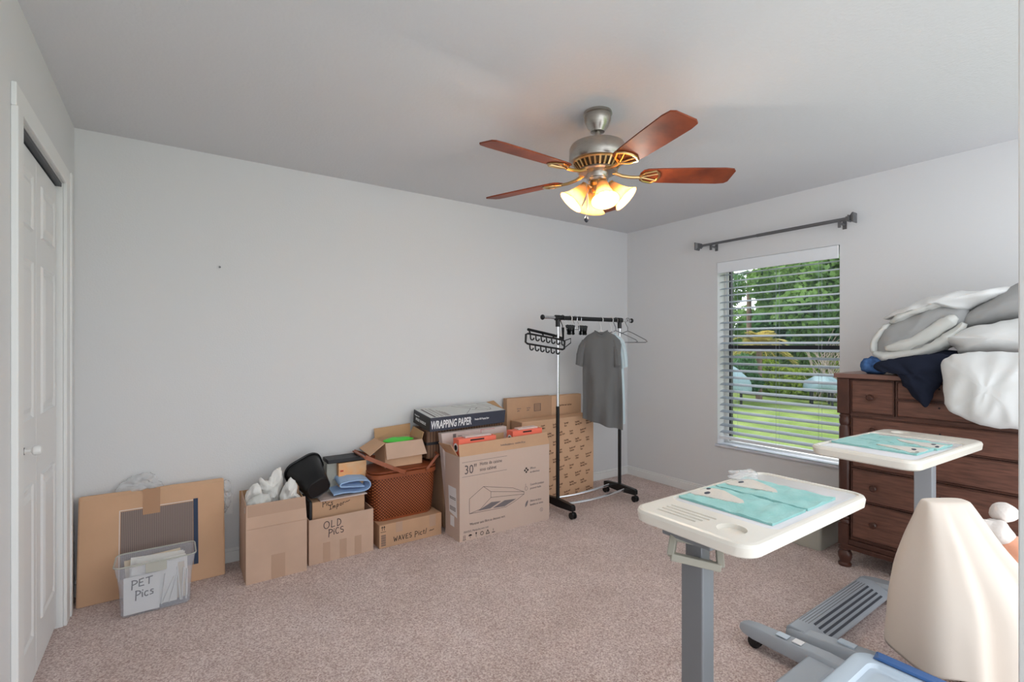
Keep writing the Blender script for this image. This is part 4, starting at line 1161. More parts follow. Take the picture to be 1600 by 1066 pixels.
# clip hanger: bar and black clips
cl = thing('clip_hanger', (2.66, RY, RZ - 0.16), 'clip hanger with black clips on the rack bar', 'hanger')
mb = MB(); hook(mb, 2.655, r=0.0025, drop=0.085); mb.build('hook', 'chrome', cl, smooth=True)
MB().tube([(2.52, RY - 0.04, RZ - 0.085), (2.80, RY + 0.03, RZ - 0.09)], 0.0035, 6).build('clip_bar', 'chrome', cl, smooth=True)
for x, a in ((2.545, 0.3), (2.575, -0.3), (2.61, 0.2), (2.72, -0.2), (2.755, 0.35), (2.79, -0.1)):
    yy = RY - 0.04 + (x - 2.52) * 0.25
    mb = MB()
    mb.bar((x - 0.012, yy, RZ - 0.055), (x + 0.008 + 0.02 * a, yy, RZ - 0.13), 0.022, 0.008, (0, 1, 0))
    mb.bar((x + 0.014, yy, RZ - 0.055), (x - 0.002 + 0.02 * a, yy, RZ - 0.13), 0.022, 0.008, (0, 1, 0))
    mb.build('clip', 'blackp', cl, bevel=0.001)

# belt and tie hanger: flat looped frame with rows of hooks, hanging to the left
mh = thing('hook_hanger', (2.36, 2.88, 1.29), 'black multi hook hanger with rows of small hooks at the left of the rack', 'hanger')
mb = MB(); hook(mb, 2.52, r=0.0035, drop=0.075); mb.build('hook', 'blackm', mh, smooth=True)
O1 = Vector((2.13, 2.86, 1.395)); U1 = Vector((0.40, 0.03, -0.05)); U1n = U1.normalized(); V1 = Vector((0.10, -0.02, -0.085))
def mp(u, v, d=0): return O1 + U1 * u + Vector((-0.005, 0, -0.075)) * v + Vector((0, -1, 0)) * d
fr1 = [mp(u, v) for u, v in ((0.05, 0), (0.95, 0), (1.0, 0.12), (1.0, 0.88), (0.95, 1), (0.05, 1), (0.0, 0.88), (0.0, 0.12))]
MB().tube(fr1, 0.008, 6, closed=True).build('loop_frame', 'blackm', mh, smooth=True)
MB().tube([mp(0.1, -0.45, -0.03), mp(0.75, -0.35, -0.03), mp(1.0, -0.2, -0.02), (2.52, 2.9, 1.445)], 0.011, 6).build('top_bar', 'blackm', mh, smooth=True)
for u in (0.12, 0.45, 0.72):
    MB().tube([mp(u, -0.42, -0.03), mp(u, 0, -0.005)], 0.006, 6).build('link', 'blackm', mh, smooth=True)
for row, v in ((0, 0.0), (1, 1.0)):
    for i in range(7 if row == 0 else 6):
        u = 0.1 + i * 0.135
        pts = [mp(u, v, 0.002)]
        for k in range(7):
            a = R(180 + 180 * k / 6); pts.append(mp(u, v, 0.004) + Vector((0.016 + 0.016 * math.cos(a), 0, -0.028 + 0.016 * math.sin(a))))
        MB().tube(pts, 0.0055, 6).build('small_hook', 'blackm', mh, smooth=True)
MB().tube([mp(1.0, 0.1, -0.02), (2.62, 2.92, 1.36), (2.62, 2.92, 1.325), mp(1.0, 0.95, -0.02)], 0.004, 6).build('end_loop', 'blackm', mh, smooth=True)

# shirts: lofted body with soft vertical folds, two sleeves
def shirt(name, cx, yaw, ztop, m, label, length=0.76, body=0.19, amp=1.0, seed=0.0, skew=0.05, k=1.0, sl=(1.0, 1.0), tk=1.0):
    t = thing(name, (cx, RY, ztop - length), label, 'shirt')
    c, s = math.cos(yaw), math.sin(yaw); Un = Vector((c, s, 0)); Nn = Vector((-s, c, 0))
    O = Vector((cx, RY, 0))
    lev = [(0.0, 0.075, 0.02), (-0.006, 0.10, 0.03), (0.03, 0.135, 0.035), (0.075, 0.185, 0.04), (0.11, 0.195, 0.045), (0.2, body - 0.005, 0.05), (0.32, body, 0.052),
           (0.44, body + 0.004, 0.055), (0.56, body + 0.006, 0.055), (0.68, body + 0.008, 0.055), (length, body + 0.008, 0.055)]
    lev[0] = (-0.008, 0.06, 0.018); lev[1] = (0.008, 0.095, 0.028)
    rings = []; n = 72; k_ = k
    for i, (d, hw, ht) in enumerate(lev):
        ring = []; g = min(1, max(0, (d - 0.05) / 0.5))
        for k in range(n):
            a = 2 * PI * k / n
            u = k_ * hw * (abs(math.cos(a)) ** 0.8) * (1 if math.cos(a) >= 0 else -1)
            f = 0.022 * g * amp * (math.sin(u * 50 + seed + 3 * d) * (0.5 + noise.noise(Vector((u * 6, d * 3, seed + 4)))) + 0.6 * math.sin(u * 27 + 1.3 + seed - 5 * d)) + 0.02 * amp * ridge(Vector((u * 8 + d * 5, d * 3 - u * 3, seed))) * g
            w = tk * ht * math.sin(a) + f
            z = ztop - d - (skew * (u / 0.19 + 0.3) * max(0, (d - 0.4)) / 0.36 if d > 0.4 else 0)
            if i < 2: z -= 0.03 * (1 - abs(u) / max(hw, 0.01))
            ring.append(O + Un * (u + 0.012 * g) + Nn * w + Vector((0, 0, z)))
        rings.append(ring)
    MB().loft(rings, True, False).build('shirt_body', m, t, smooth='all')
    for sd in (-1, 1):
        q_ = k_ * (sl[0] if sd < 0 else sl[1])
        p = [O + Un * sd * 0.15 * q_ + Vector((0, 0, ztop - 0.075)), O + Un * sd * 0.18 * q_ + Vector((0, 0, ztop - 0.13)) - Nn * 0.005,
             O + Un * sd * 0.198 * q_ + Vector((0, 0, ztop - 0.20)) - Nn * 0.012, O + Un * sd * 0.205 * q_ + Vector((0, 0, ztop - 0.285)) - Nn * 0.018]
        rr = []
        for q, (a1, b1) in zip(p, ((0.04, 0.035), (0.05, 0.04), (0.052, 0.042), (0.052, 0.044))):
            d = Vector((sd * 0.35, 0, -1)).normalized()
            e1 = (Un * 1.0 + Vector((0, 0, 0.35 * sd))).normalized()
            rr.append([q + e1 * a1 * 0.6 * math.cos(2 * PI * k / 24) + Nn * (tk * b1 * math.sin(2 * PI * k / 24) + 0.004 * math.sin(k * 1.9)) for k in range(24)])
        MB().loft(rr, True, False).build('sleeve', m, t, smooth='all')
    cr = []
    for k in range(20):
        a = 2 * PI * k / 20
        cr.append(O + Un * 0.062 * k_ * math.cos(a) + Nn * 0.02 * tk * math.sin(a) + Vector((0, 0, ztop + 0.006 - 0.026 * (1 - abs(math.cos(a))))))
    MB().tube(cr, 0.006, 6, closed=True).build('collar', m, t, smooth='all')
    return t

shirt('t_shirt', 2.945, YW, RZ - 0.10, 'greyshirt', 'plain grey t-shirt hanging on the clothes rack', seed=0.4, k=0.84, sl=(1.05, 0.78), amp=1.4)
shirt('t_shirt', 3.065, YW, RZ - 0.12, 'paleshirt', 'pale blue white shirt mostly hidden behind the grey t-shirt', seed=2.0, amp=0.3, length=0.76, body=0.16, skew=0.0, k=0.62, sl=(0.8, 0.85), tk=0.35)

# ------------------------------------------------------------------ overbed tables
def rr3(x0, x1, y0, y1, r, z, n=8): return [(p[0], p[1], z) for p in rrect(x0, x1, y0, y1, r, n)]

def spin(mb, c, a):
    m = Matrix.Rotation(a, 3, 'Z'); c = Vector(c)
    mb.v = [tuple(c + m @ (Vector(p) - c)) for p in mb.v]
    return mb

def overbed(loc, zt, cupside, a, label, colm, clx):
    """top centred on loc, 0.76 x 0.39; cupside -1 puts the cup recess at the low-x end"""
    cx, cy = loc
    L2, W2 = 0.383, 0.196
    t = thing('overbed_table', (cx, cy, 0), label, 'table')
    x0, x1, y0, y1 = cx - L2, cx + L2, cy - W2, cy + W2
    mb = MB().loft([rr3(x0 + 0.012, x1 - 0.012, y0 + 0.012, y1 - 0.012, 0.05, zt - 0.042), rr3(x0 + 0.003, x1 - 0.003, y0 + 0.003, y1 - 0.003, 0.055, zt - 0.036),
                    rr3(x0, x1, y0, y1, 0.055, zt - 0.012), rr3(x0 + 0.004, x1 - 0.004, y0 + 0.004, y1 - 0.004, 0.052, zt - 0.003), rr3(x0 + 0.012, x1 - 0.012, y0 + 0.012, y1 - 0.012, 0.046, zt)])
    spin(mb, (cx, cy, 0), a)
    top = mb.build('table_top', 'tabletop', None)
    tl = Vector(top.location)
    s = cupside
    tx0, tx1 = (x0 + 0.17, x1 - 0.022) if s < 0 else (x0 + 0.022, x1 - 0.17)
    cut = MB().loft([rr3(tx0, tx1, y0 + 0.022, y1 - 0.022, 0.03, zt - 0.006), rr3(tx0 - 0.004, tx1 + 0.004, y0 + 0.018, y1 - 0.018, 0.034, zt + 0.01)])
    spin(cut, (cx, cy, 0), a); bool_cut(top, cut)
    ex = x0 + 0.085 if s < 0 else x1 - 0.085
    cut = MB().lathe([(0.038, zt - 0.012), (0.042, zt + 0.01)], (ex, cy + s * 0.095, 0), None, 28)
    spin(cut, (cx, cy, 0), a); bool_cut(top, cut)
    for k in range(4):
        gx_ = x0 + 0.05 + k * 0.022 if s < 0 else x1 - 0.05 - k * 0.022
        ga, gb = sorted((cy + s * (0.005 + 0.008 * k), cy - s * 0.13))
        cut = MB().box(gx_ - 0.0045, gx_ + 0.0045, ga, gb, zt - 0.004, zt + 0.01)
        spin(cut, (cx, cy, 0), a); bool_cut(top, cut)
    adopt(top, t); top.location = tl; top.name = 'table_top'
    top.data.shade_smooth(); top.data.set_sharp_from_angle(angle=R(18))
    tr = MB().loft([rr3(tx0 + 0.004, tx1 - 0.004, y0 + 0.026, y1 - 0.026, 0.028, zt - 0.0058), rr3(tx0 + 0.006, tx1 - 0.006, y0 + 0.028, y1 - 0.028, 0.026, zt - 0.0045)])
    spin(tr, (cx, cy, 0), a).build('tray_insert', 'tray', t, smooth=True)
    # column with square sleeve and release lever
    px, py = clx
    MB().box(px - 0.029, px + 0.029, py - 0.036, py + 0.036, 0.1, zt - 0.12).build('column_sleeve', colm, t, bevel=0.005)
    MB().box(px - 0.021, px + 0.021, py - 0.027, py + 0.027, zt - 0.13, zt - 0.042).build('inner_column', 'column', t, bevel=0.003)
    MB().box(px - 0.06, px + 0.16 * -s, py - 0.08, py + 0.08, zt - 0.058, zt - 0.0425).build('mount_plate', 'column', t, bevel=0.003)
    return t

TA = overbed((1.573, 0.852), 0.802, -1, 0.0, 'cream overbed table in the foreground with aqua towels and a cup recess', 'column', (1.272, 0.862))
TB = overbed((2.655, 0.788), 0.877, 1, R(-3), 'raised overbed table in front of the dresser with aqua towels', 'column_l', (2.995, 0.785))

# release lever under the near table: a tilted open loop
lv = MB(); px, py = 1.272, 0.862
pts = [(px - 0.085, py + 0.03, 0.70), (px - 0.05, py + 0.045, 0.745), (px + 0.03, py - 0.05, 0.728), (px + 0.01, py - 0.068, 0.678)]
for a_, b_ in zip(pts, pts[1:] + pts[:1]):
    lv.bar(a_, b_, 0.02, 0.022)
lv.build('release_lever', 'lever', TA, bevel=0.003)

def wheel_caster(root, x, y, r=0.026):
    cw = MB()
    for d in (-0.011, 0.011): cw.tube([(x + d - 0.006, y, r), (x + d + 0.006, y, r)], r, 16)
    cw.tube([(x, y, r), (x, y, 0.066)], 0.007, 8)
    cw.tube([(x - 0.02, y, r + 0.012), (x + 0.02, y, r + 0.012)], 0.016, 10)
    cw.build('caster', 'blackp', root, smooth=True)

def foot(root, x0, y0, x1, y1, w, name='foot', m='base', h0=0.05, h1=0.085):
    """long low foot with rounded ends"""
    a = Vector((x0, y0, 0)); b = Vector((x1, y1, 0)); d = (b - a).normalized(); s = Vector((-d.y, d.x, 0)); L = (b - a).length
    rings = []
    for u, ww, zt_, zb in ((0, 0.55, 0.078, 0.058), (0.03, 0.85, 0.088, 0.05), (0.1, 1.0, 0.095, 0.045), (0.5, 1.0, 0.112, 0.045), (0.9, 1.0, 0.095, 0.045), (0.97, 0.85, 0.088, 0.05), (1.0, 0.55, 0.078, 0.058)):
        c = a + d * L * u; hw = w / 2 * ww
        rings.append([c + s * hw + Vector((0, 0, zb)), c + s * hw + Vector((0, 0, zt_ - 0.015)), c + s * hw * 0.7 + Vector((0, 0, zt_)), c - s * hw * 0.7 + Vector((0, 0, zt_)), c - s * hw + Vector((0, 0, zt_ - 0.015)), c - s * hw + Vector((0, 0, zb))])
    return MB().loft(rings).build(name, m, root, smooth=True, bevel=0.003)

# base of the near table: a foot under the column, a spine, and a far foot
foot(TA, 1.272, 0.50, 1.272, 1.19, 0.085)
MB().box(1.30, 2.05, 0.80, 0.90, 0.05, 0.095).build('base_spine', 'base', TA, bevel=0.01)
foot(TA, 2.075, 0.50, 2.085, 1.19, 0.075)
for x, y in ((2.08, 1.125), (2.08, 0.56), (1.272, 1.125), (1.272, 0.56)): wheel_caster(TA, x, y)
MB().box(2.06, 2.095, 0.93, 0.965, 0.1085, 0.1115).build('base_label', 'white', TA)
MB().box(2.06, 2.095, 0.985, 1.03, 0.1065, 0.109).build('base_latch', 'lidgrey', TA)
# base of the dresser-side table
foot(TB, 2.20, 1.05, 2.265, 0.42, 0.075)
foot(TB, 2.985, 1.06, 3.0, 0.42, 0.085)
sp = MB(); 
ring = lambda x, ya, yb: [(x, ya, 0.05), (x, yb, 0.05), (x, yb, 0.088), (x, yb - 0.012, 0.1), (x, yb - 0.07, 0.1), (x, ya + 0.01, 0.07), (x, ya, 0.062)]
sp.loft([ring(2.19, 0.905, 1.05), ring(2.95, 0.905, 1.05)])
sp.build('base_spine', 'base', TB, smooth=True, bevel=0.004)
for k in range(4):
    v = 0.2 + k * 0.2
    y = 0.985 - 0.075 * (k + 0.5) / 4 ; z = 0.1 - (0.98 - y) / 0.065 * 0.03
    MB().obox((2.575, y, z + 0.0005), (0.29, 0.0045, 0.0022), Matrix.Rotation(R(25), 3, 'X')).build('rib_groove', 'base_d', TB)
for k in range(4):
    MB().box(2.27, 2.88, 0.993 + k * 0.012, 0.996 + k * 0.012, 0.0998, 0.1008).build('rib_line', 'rodgrey', TB)
for x, y in ((2.205, 1.0), (2.255, 0.48), (2.985, 1.0), (3.0, 0.48)): wheel_caster(TB, x, y)
MB().box(2.21, 2.245, 0.80, 0.86, 0.107, 0.1125).build('base_latch', 'lidgrey', TB)

# towels with whale shapes
def towel(loc, w, l, z, label, flip=False, a=0.0, seed=0.0):
    cx, cy = loc
    t = thing('towel', (cx, cy, z), label, 'towel')
    nu, nv = 14, 22
    def h(u, v): return 0.006 + 0.005 * noise.noise(Vector((u * 3, v * 8, seed))) + 0.003 * ridge(Vector((u * 2 + v * 3, v * 7, seed + 2)))
    m3 = Matrix.Rotation(a, 3, 'Z')
    def pos(u, v, hh): p = m3 @ Vector(((u - 0.5) * w, (v - 0.5) * l, 0)); return Vector((cx + p.x, cy + p.y, z + hh))
    mb = MB(); top = [[pos(i / nu, j / nv, max(0.002, h(i / nu, j / nv))) for i in range(nu + 1)] for j in range(nv + 1)]
    vs = [p for r in top for p in r]; fs = []
    for j in range(nv):
        for i in range(nu): q = j * (nu + 1) + i; fs.append((q, q + 1, q + nu + 2, q + nu + 1))
    nb = len(vs)
    bord = [(0, i) for i in range(nu)] + [(j, nu) for j in range(nv)] + [(nv, nu - i) for i in range(nu)] + [(nv - j, 0) for j in range(nv)]
    vs += [Vector((top[j][i].x, top[j][i].y, z + 0.0005)) for j, i in bord]
    for k, (j, i) in enumerate(bord):
        j2, i2 = bord[(k + 1) % len(bord)]; k2 = (k + 1) % len(bord)
        fs.append((j * (nu + 1) + i, j2 * (nu + 1) + i2, nb + k2, nb + k))
    fs.append(tuple(nb + k for k in range(len(bord)))[::-1])
    mb.add(vs, fs); mb.build('cloth', 'aqua', t, smooth=True)
    # pale whale patch as a thin raised applique following the cloth
    def patchmesh(poly, name, m, lift):
        c = (sum(p[0] for p in poly) / len(poly), sum(p[1] for p in poly) / len(poly))
        pm = MB(); rings = []
        for s_ in (0.02, 0.25, 0.5, 0.75, 1.0):
            rings.append([pos(c[0] + (p[0] - c[0]) * s_, c[1] + (p[1] - c[1]) * s_, max(0.002, h(c[0] + (p[0] - c[0]) * s_, c[1] + (p[1] - c[1]) * s_)) + lift) for p in poly])
        rings.append([q - Vector((0, 0, lift + 0.0008)) for q in rings[-1]])
        pm.loft(rings, True, False).build(name, m, t, smooth=True)
    F = (lambda p: (1 - p[0], 1 - p[1])) if flip else (lambda p: p)
    patchmesh([F(p) for p in ((0.28, 0.99), (0.5, 0.995), (0.78, 0.98), (0.86, 0.90), (0.84, 0.80), (0.76, 0.70), (0.70, 0.60), (0.60, 0.50), (0.50, 0.45), (0.42, 0.48), (0.38, 0.58), (0.34, 0.7), (0.28, 0.82), (0.25, 0.92))], 'whale_patch', 'whale', 0.0022)
    patchmesh([F((0.52 + 0.07 * math.cos(q * PI / 5), 0.88 + 0.025 * math.sin(q * PI / 5))) for q in range(10)], 'dark_patch', 'slate', 0.0038)
    patchmesh([F((0.74 + 0.05 * math.cos(q * PI / 5), 0.955 + 0.02 * math.sin(q * PI / 5))) for q in range(10)], 'dark_patch', 'slate', 0.0038)
    return t

zA = 0.802 - 0.0045
towel((1.497, 0.862), 0.20, 0.31, zA, 'aqua towel with pale patch nearer the cup recess on the foreground table', seed=1.0)
towel((1.708, 0.862), 0.195, 0.31, zA, 'aqua towel with pale patch farther from the cup recess on the foreground table', seed=4.0)
zB = 0.877 - 0.0045
towel((2.508, 0.808), 0.175, 0.31, zB, 'aqua towel at the window end of the raised table', True, R(-3), 6.0)
towel((2.69, 0.79), 0.175, 0.31, zB, 'aqua towel at the dresser end of the raised table', True, R(-3), 9.0)
tag(inflate([(0, 0), (0.015, 0.05), (0.06, 0.045), (0.085, 0.09), (0.13, 0.06), (0.18, 0.055), (0.15, 0.01), (0.10, -0.015), (0.06, -0.035), (0.03, -0.01)], 0.009, (1.73, 1.0, 0.809), (1, 0, 0), (0, 1, 0), 10, 0.004, 26, 3.0, fold=0.005, fk=26).build('plastic_bag', 'film', None, smooth=True),
    'clear plastic bag at the far corner of the foreground table', 'plastic bag')

# ------------------------------------------------------------------ dresser
DX, DY0, DY1 = 3.27, 0.10, 1.245
dr = thing('dresser', (3.52, 0.67, 0), 'dark wooden dresser with turned front posts and many drawers', 'dresser')
MB().box(DX + 0.02, XR - 0.02, DY0, DY1 - 0.01, 0.115, 1.115).build('case', 'wood', dr, bevel=0.003)
MB().box(DX - 0.03, XR - 0.016, DY0 - 0.03, DY1 + 0.035, 1.115, 1.143).build('top', 'wood_t', dr, bevel=0.005)
MB().box(DX - 0.012, DX + 0.03, DY0, DY1, 0.108, 0.135).box(DX - 0.004, DX + 0.03, DY0, DY1, 0.135, 0.165).build('base_moulding', 'wood_d', dr, bevel=0.004)
for y in (DY1 - 0.008, DY0 + 0.02):
    cx = DX + 0.018
    pb_ = MB().box(cx - 0.031, cx + 0.031, y - 0.031, y + 0.031, 0.905, 1.113)
    pst = pb_.build('post_block', 'wood_d', dr, bevel=0.003)
    prof = [(0.030, 0.905), (0.024, 0.90), (0.030, 0.89), (0.026, 0.878), (0.031, 0.865), (0.029, 0.845), (0.024, 0.835), (0.030, 0.82), (0.031, 0.6), (0.030, 0.33), (0.025, 0.318), (0.031, 0.308),
            (0.025, 0.296), (0.031, 0.286), (0.026, 0.275), (0.031, 0.262), (0.027, 0.25)]
    MB().lathe(prof, (cx, y, 0), None, 24).build('turned_post', 'wood_d', dr, smooth=True)
    MB().box(cx - 0.027, cx + 0.027, y - 0.027, y + 0.027, 0.125, 0.252).build('post_block', 'wood_d', dr, bevel=0.003)
    MB().lathe([(0.026, 0.127), (0.024, 0.12), (0.034, 0.112), (0.034, 0.1), (0.026, 0.094), (0.036, 0.075), (0.037, 0.055), (0.028, 0.03), (0.026, 0.022), (0.035, 0.012), (0.033, 0.0)], (cx, y, 0), None, 24).build('turned_foot', 'wood_d', dr, smooth=True)
def drawer(ya, yb, za, zb, knobs, key):
    x = DX + 0.02
    d = MB().box(x - 0.012, x - 0.0005, ya, yb, za, zb).build('drawer', 'wood', dr, bevel=0.003)
    # cock bead round the front
    e = 0.006
    q = MB().box(x - 0.016, x - 0.0005, ya - e, ya, za - e, zb + e).box(x - 0.016, x - 0.0005, yb, yb + e, za - e, zb + e).box(x - 0.016, x - 0.0005, ya, yb, za - e, za).box(x - 0.016, x - 0.0005, ya, yb, zb, zb + e)
    q.build('bead', 'wood_d', d)
    zc = (za + zb) / 2
    for y in knobs:
        MB().lathe([(0.012, 0), (0.012, 0.003), (0.008, 0.008), (0.008, 0.014), (0.017, 0.022), (0.018, 0.03), (0.013, 0.037), (0.002, 0.039)], (x - 0.012, y, zc), Matrix(((0, 0, -1), (0, 1, 0), (1, 0, 0))), 18).build('knob', 'wood_d', d, smooth=True)
    if key:
        MB().lathe([(0.005, 0), (0.005, 0.0012)], (x - 0.012, key, zc + 0.02), Matrix(((0, 0, -1), (0, 1, 0), (1, 0, 0))), 10).build('keyhole', 'ink', d)
drawer(0.998, 1.198, 0.918, 1.102, (1.10,), None)
drawer(0.165, 0.345, 0.918, 1.102, (0.255,), None)
drawer(0.365, 0.978, 1.016, 1.102, (), 0.80)
drawer(0.365, 0.978, 0.918, 1.001, (), 0.80)
for za, zb in ((0.762, 0.885), (0.602, 0.745), (0.408, 0.583), (0.185, 0.39)):
    drawer(0.16, 1.195, za, zb, (1.085, 0.26), 0.797)

# ------------------------------------------------------------------ laundry on the dresser
YZ = ((0, -1, 0), (0, 0, 1))     # outline written along -Y (towards the right) and up
def lay(name, ol_, x, th, m, label, cat, amp=0.012, ns=9, seed=0.0, sharp=0.5, fold=0.0, fk=10, ang=0.0, lean=0.0, n=16):
    # outline given as (Y, Z) world
    return tag(inflate([(-y, z) for y, z in ol_], th, (x, 0, 0), *YZ, n, amp, ns, seed, sharp, lean, ang, fold, fk).build(name, m, None, smooth='all'), label, cat)
lay('garment', [(1.135, 1.15), (1.16, 1.18), (1.145, 1.225), (1.09, 1.235), (1.05, 1.20), (1.06, 1.15)], 3.33, 0.12, 'denim', 'bunched blue garment at the left end of the dresser top', 'garment', 0.015, 22, 1.0, fold=0.014, fk=20, ang=0.3)
lay('garment', [(1.05, 1.165), (1.06, 1.21), (0.96, 1.235), (0.80, 1.26), (0.715, 1.245), (0.74, 1.18), (0.80, 1.09), (0.84, 0.995), (0.875, 1.02), (0.93, 1.085), (0.965, 1.15)], 3.232, 0.07, 'navyc', 'dark navy garment hanging over the dresser front', 'garment', 0.012, 12, 2.0, fold=0.014, fk=12, ang=-0.9)
lay('garment', [(1.06, 1.15), (1.07, 1.22), (0.9, 1.27), (0.72, 1.27), (0.70, 1.15)], 3.37, 0.16, 'navyc', 'dark navy garment lying flat on the dresser top under the blanket', 'garment', 0.012, 12, 3.0)
fbk = thing('folded_blanket', (3.42, 0.92, 1.22), 'grey and off-white folded blanket with rolled edges at the left of the laundry pile', 'blanket')
core = [(1.05, 1.427), (0.921, 1.49), (0.798, 1.526), (0.718, 1.491), (0.726, 1.423), (0.81, 1.334), (0.902, 1.239), (1.067, 1.222), (1.116, 1.259), (1.099, 1.361)]
inflate([(-y, z) for y, z in core], 0.20, (3.43, 0, 0), *YZ, 16, 0.008, 8, 4.0, 0.3, 0.0, 0.45, 0.012, 9).build('grey_core', 'sheetg', fbk, smooth='all')
def roll(pts, x0, rad, flat, name, m, seed):
    P = [Vector((x0, y, z)) for y, z in pts]; fine = []
    for i in range(len(P) - 1):
        p0, p1, p2, p3 = P[max(i - 1, 0)], P[i], P[i + 1], P[min(i + 2, len(P) - 1)]
        for t in [q / 6 for q in range(6)]:
            fine.append(0.5 * ((2 * p1) + (p2 - p0) * t + (2 * p0 - 5 * p1 + 4 * p2 - p3) * t * t + (3 * p1 - p0 - 3 * p2 + p3) * t ** 3))
    fine.append(P[-1]); N_ = len(fine); rings = []
    for i, p in enumerate(fine):
        d = (fine[min(i + 1, N_ - 1)] - fine[max(i - 1, 0)]).normalized(); up = d.cross(Vector((1, 0, 0))).normalized()
        u = i / (N_ - 1); r = rad * (0.35 + 0.65 * min(1, 6 * u, 6 * (1 - u)))
        rings.append([p + Vector((1, 0, 0)) * math.cos(2 * PI * k / 20) * r * flat + up * math.sin(2 * PI * k / 20) * r * (1 + 0.25 * noise.noise(Vector((u * 5, k * 0.5, seed)))) + up * 0.006 * ridge(Vector((u * 7, seed, k * 0.3))) for k in range(20)])
    return MB().loft(rings).build(name, m, fbk, smooth='all')
roll([(1.04, 1.435), (0.968, 1.472), (0.891, 1.505), (0.824, 1.528), (0.76, 1.535)], 3.39, 0.024, 3.2, 'rolled_edge', 'sheet2', 1.0)
roll([(1.05, 1.285), (0.957, 1.305), (0.882, 1.344), (0.816, 1.397), (0.769, 1.433), (0.741, 1.452)], 3.335, 0.032, 0.9, 'rolled_edge', 'sheet2', 2.0)
roll([(1.115, 1.262), (1.055, 1.235), (0.959, 1.243), (0.883, 1.266), (0.817, 1.306), (0.77, 1.345), (0.715, 1.42)], 3.36, 0.034, 2.2, 'rolled_edge', 'sheet2', 3.0)
roll([(1.112, 1.245), (1.112, 1.318), (1.084, 1.38), (1.034, 1.433)], 3.41, 0.022, 3.4, 'rolled_edge', 'sheet2', 4.0)
lay('sheet', [(1.06, 1.46), (1.07, 1.48), (0.98, 1.525), (0.86, 1.57), (0.75, 1.59), (0.66, 1.585), (0.58, 1.60), (0.56, 1.57), (0.68, 1.52), (0.74, 1.495), (0.85, 1.525), (0.96, 1.50)], 3.43, 0.22, 'sheet', 'white sheet draped along the top of the laundry pile', 'sheet', 0.014, 12, 6.0, fold=0.018, fk=12, ang=0.4)
lay('pillow', [(0.755, 1.385), (0.76, 1.45), (0.70, 1.50), (0.60, 1.575), (0.50, 1.63), (0.36, 1.64), (0.34, 1.5), (0.42, 1.44), (0.6, 1.42)], 3.47, 0.24, 'sheetg', 'grey cased pillow at the top right of the laundry pile', 'pillow', 0.012, 8, 7.0, fold=0.010, fk=10, ang=0.5)
lay('pillow', [(0.80, 1.345), (0.76, 1.36), (0.70, 1.395), (0.6, 1.42), (0.48, 1.44), (0.34, 1.43), (0.32, 1.30), (0.45, 1.272), (0.62, 1.268), (0.72, 1.262), (0.75, 1.29)], 3.36, 0.24, 'sheet', 'white pillow under the grey pillow on the dresser', 'pillow', 0.01, 8, 8.0, fold=0.012, fk=9, ang=0.15)
lay('pillow', [(0.755, 1.22), (0.73, 1.252), (0.66, 1.268), (0.5, 1.276), (0.36, 1.27), (0.33, 1.1), (0.36, 0.93), (0.48, 0.928), (0.60, 0.935), (0.70, 0.975), (0.735, 1.0), (0.745, 1.1)], 3.16, 0.20, 'sheet', 'large white pillowcase bundle hanging off the dresser front', 'pillow', 0.012, 7, 9.0, 0.4, fold=0.014, fk=8, ang=1.3)

# ------------------------------------------------------------------ draped chair, plush, bins at the right
dc = MB(); rings = []
cen = Vector((1.46 * 0.819 + 1.70 * 0.574, -1.46 * 0.574 + 1.70 * 0.819, 0))
n = 120
prof = [(0.770, 1.455, 1.566, 0.012, 0.012), (0.770, 1.440, 1.583, 0.028, 0.026), (0.764, 1.436, 1.588, 0.034, 0.03), (0.735, 1.43, 1.603, 0.05, 0.045), (0.70, 1.425, 1.625, 0.065, 0.06), (0.66, 1.42, 1.65, 0.08, 0.08), (0.617, 1.415, 1.675, 0.10, 0.10), (0.56, 1.405, 1.72, 0.12, 0.12), (0.505, 1.398, 1.765, 0.14, 0.14),
        (0.45, 1.392, 1.80, 0.15, 0.15), (0.40, 1.385, 1.83, 0.158, 0.16), (0.36, 1.380, 1.85, 0.162, 0.165), (0.33, 1.372, 1.87, 0.17, 0.17)]
for i, (z, l0, l1, dn, df) in enumerate(prof):
    ring = []; g = max(0, (0.77 - z) / 0.57)
    for k in range(n):
        a = 2 * PI * k / n; c, s = math.cos(a), math.sin(a)
        la = (l0 + l1) / 2 + (l1 - l0) / 2 * (abs(c) ** 0.6) * (1 if c >= 0 else -1)
        de = 1.70 + (df if s > 0 else dn) * (abs(s) ** 0.5) * (1 if s >= 0 else -1)
        tt = (la - l0) / (l1 - l0)
        fold = g * (0.030 * math.exp(-((tt - 0.34) / 0.055) ** 2) - 0.022 * math.exp(-((tt - 0.22) / 0.07) ** 2) - 0.03 * math.exp(-((tt - 0.5) / 0.08) ** 2) + 0.03 * math.exp(-((tt - 0.70) / 0.05) ** 2) - 0.02 * math.exp(-((tt - 0.85) / 0.06) ** 2)) * (1 if s < 0 else 0.3) + 0.008 * ridge(Vector((la * 9 + z * 3, z * 4, 2.0))) * min(1, g * 3)
        de += fold
        p = Vector((la * 0.819 + de * 0.574, -la * 0.574 + de * 0.819, z))
        if i == len(prof) - 1:
            p.z = 0.205 + 0.03 * math.sin(PI * min(1, max(0, (la - 1.37) / 0.16))) - 0.205 * min(1, max(0, (la - 1.53) / 0.3))
        elif i == len(prof) - 2:
            p.z = 0.30 - 0.16 * max(0, (la - 1.37) / 0.5)
        p += Vector((0, 0, 0.008 * noise.noise(p * 6))) * (1 if z < 0.75 else 0.3)
        ring.append(p)
    rings.append(ring)
dc.loft(rings, True, False)
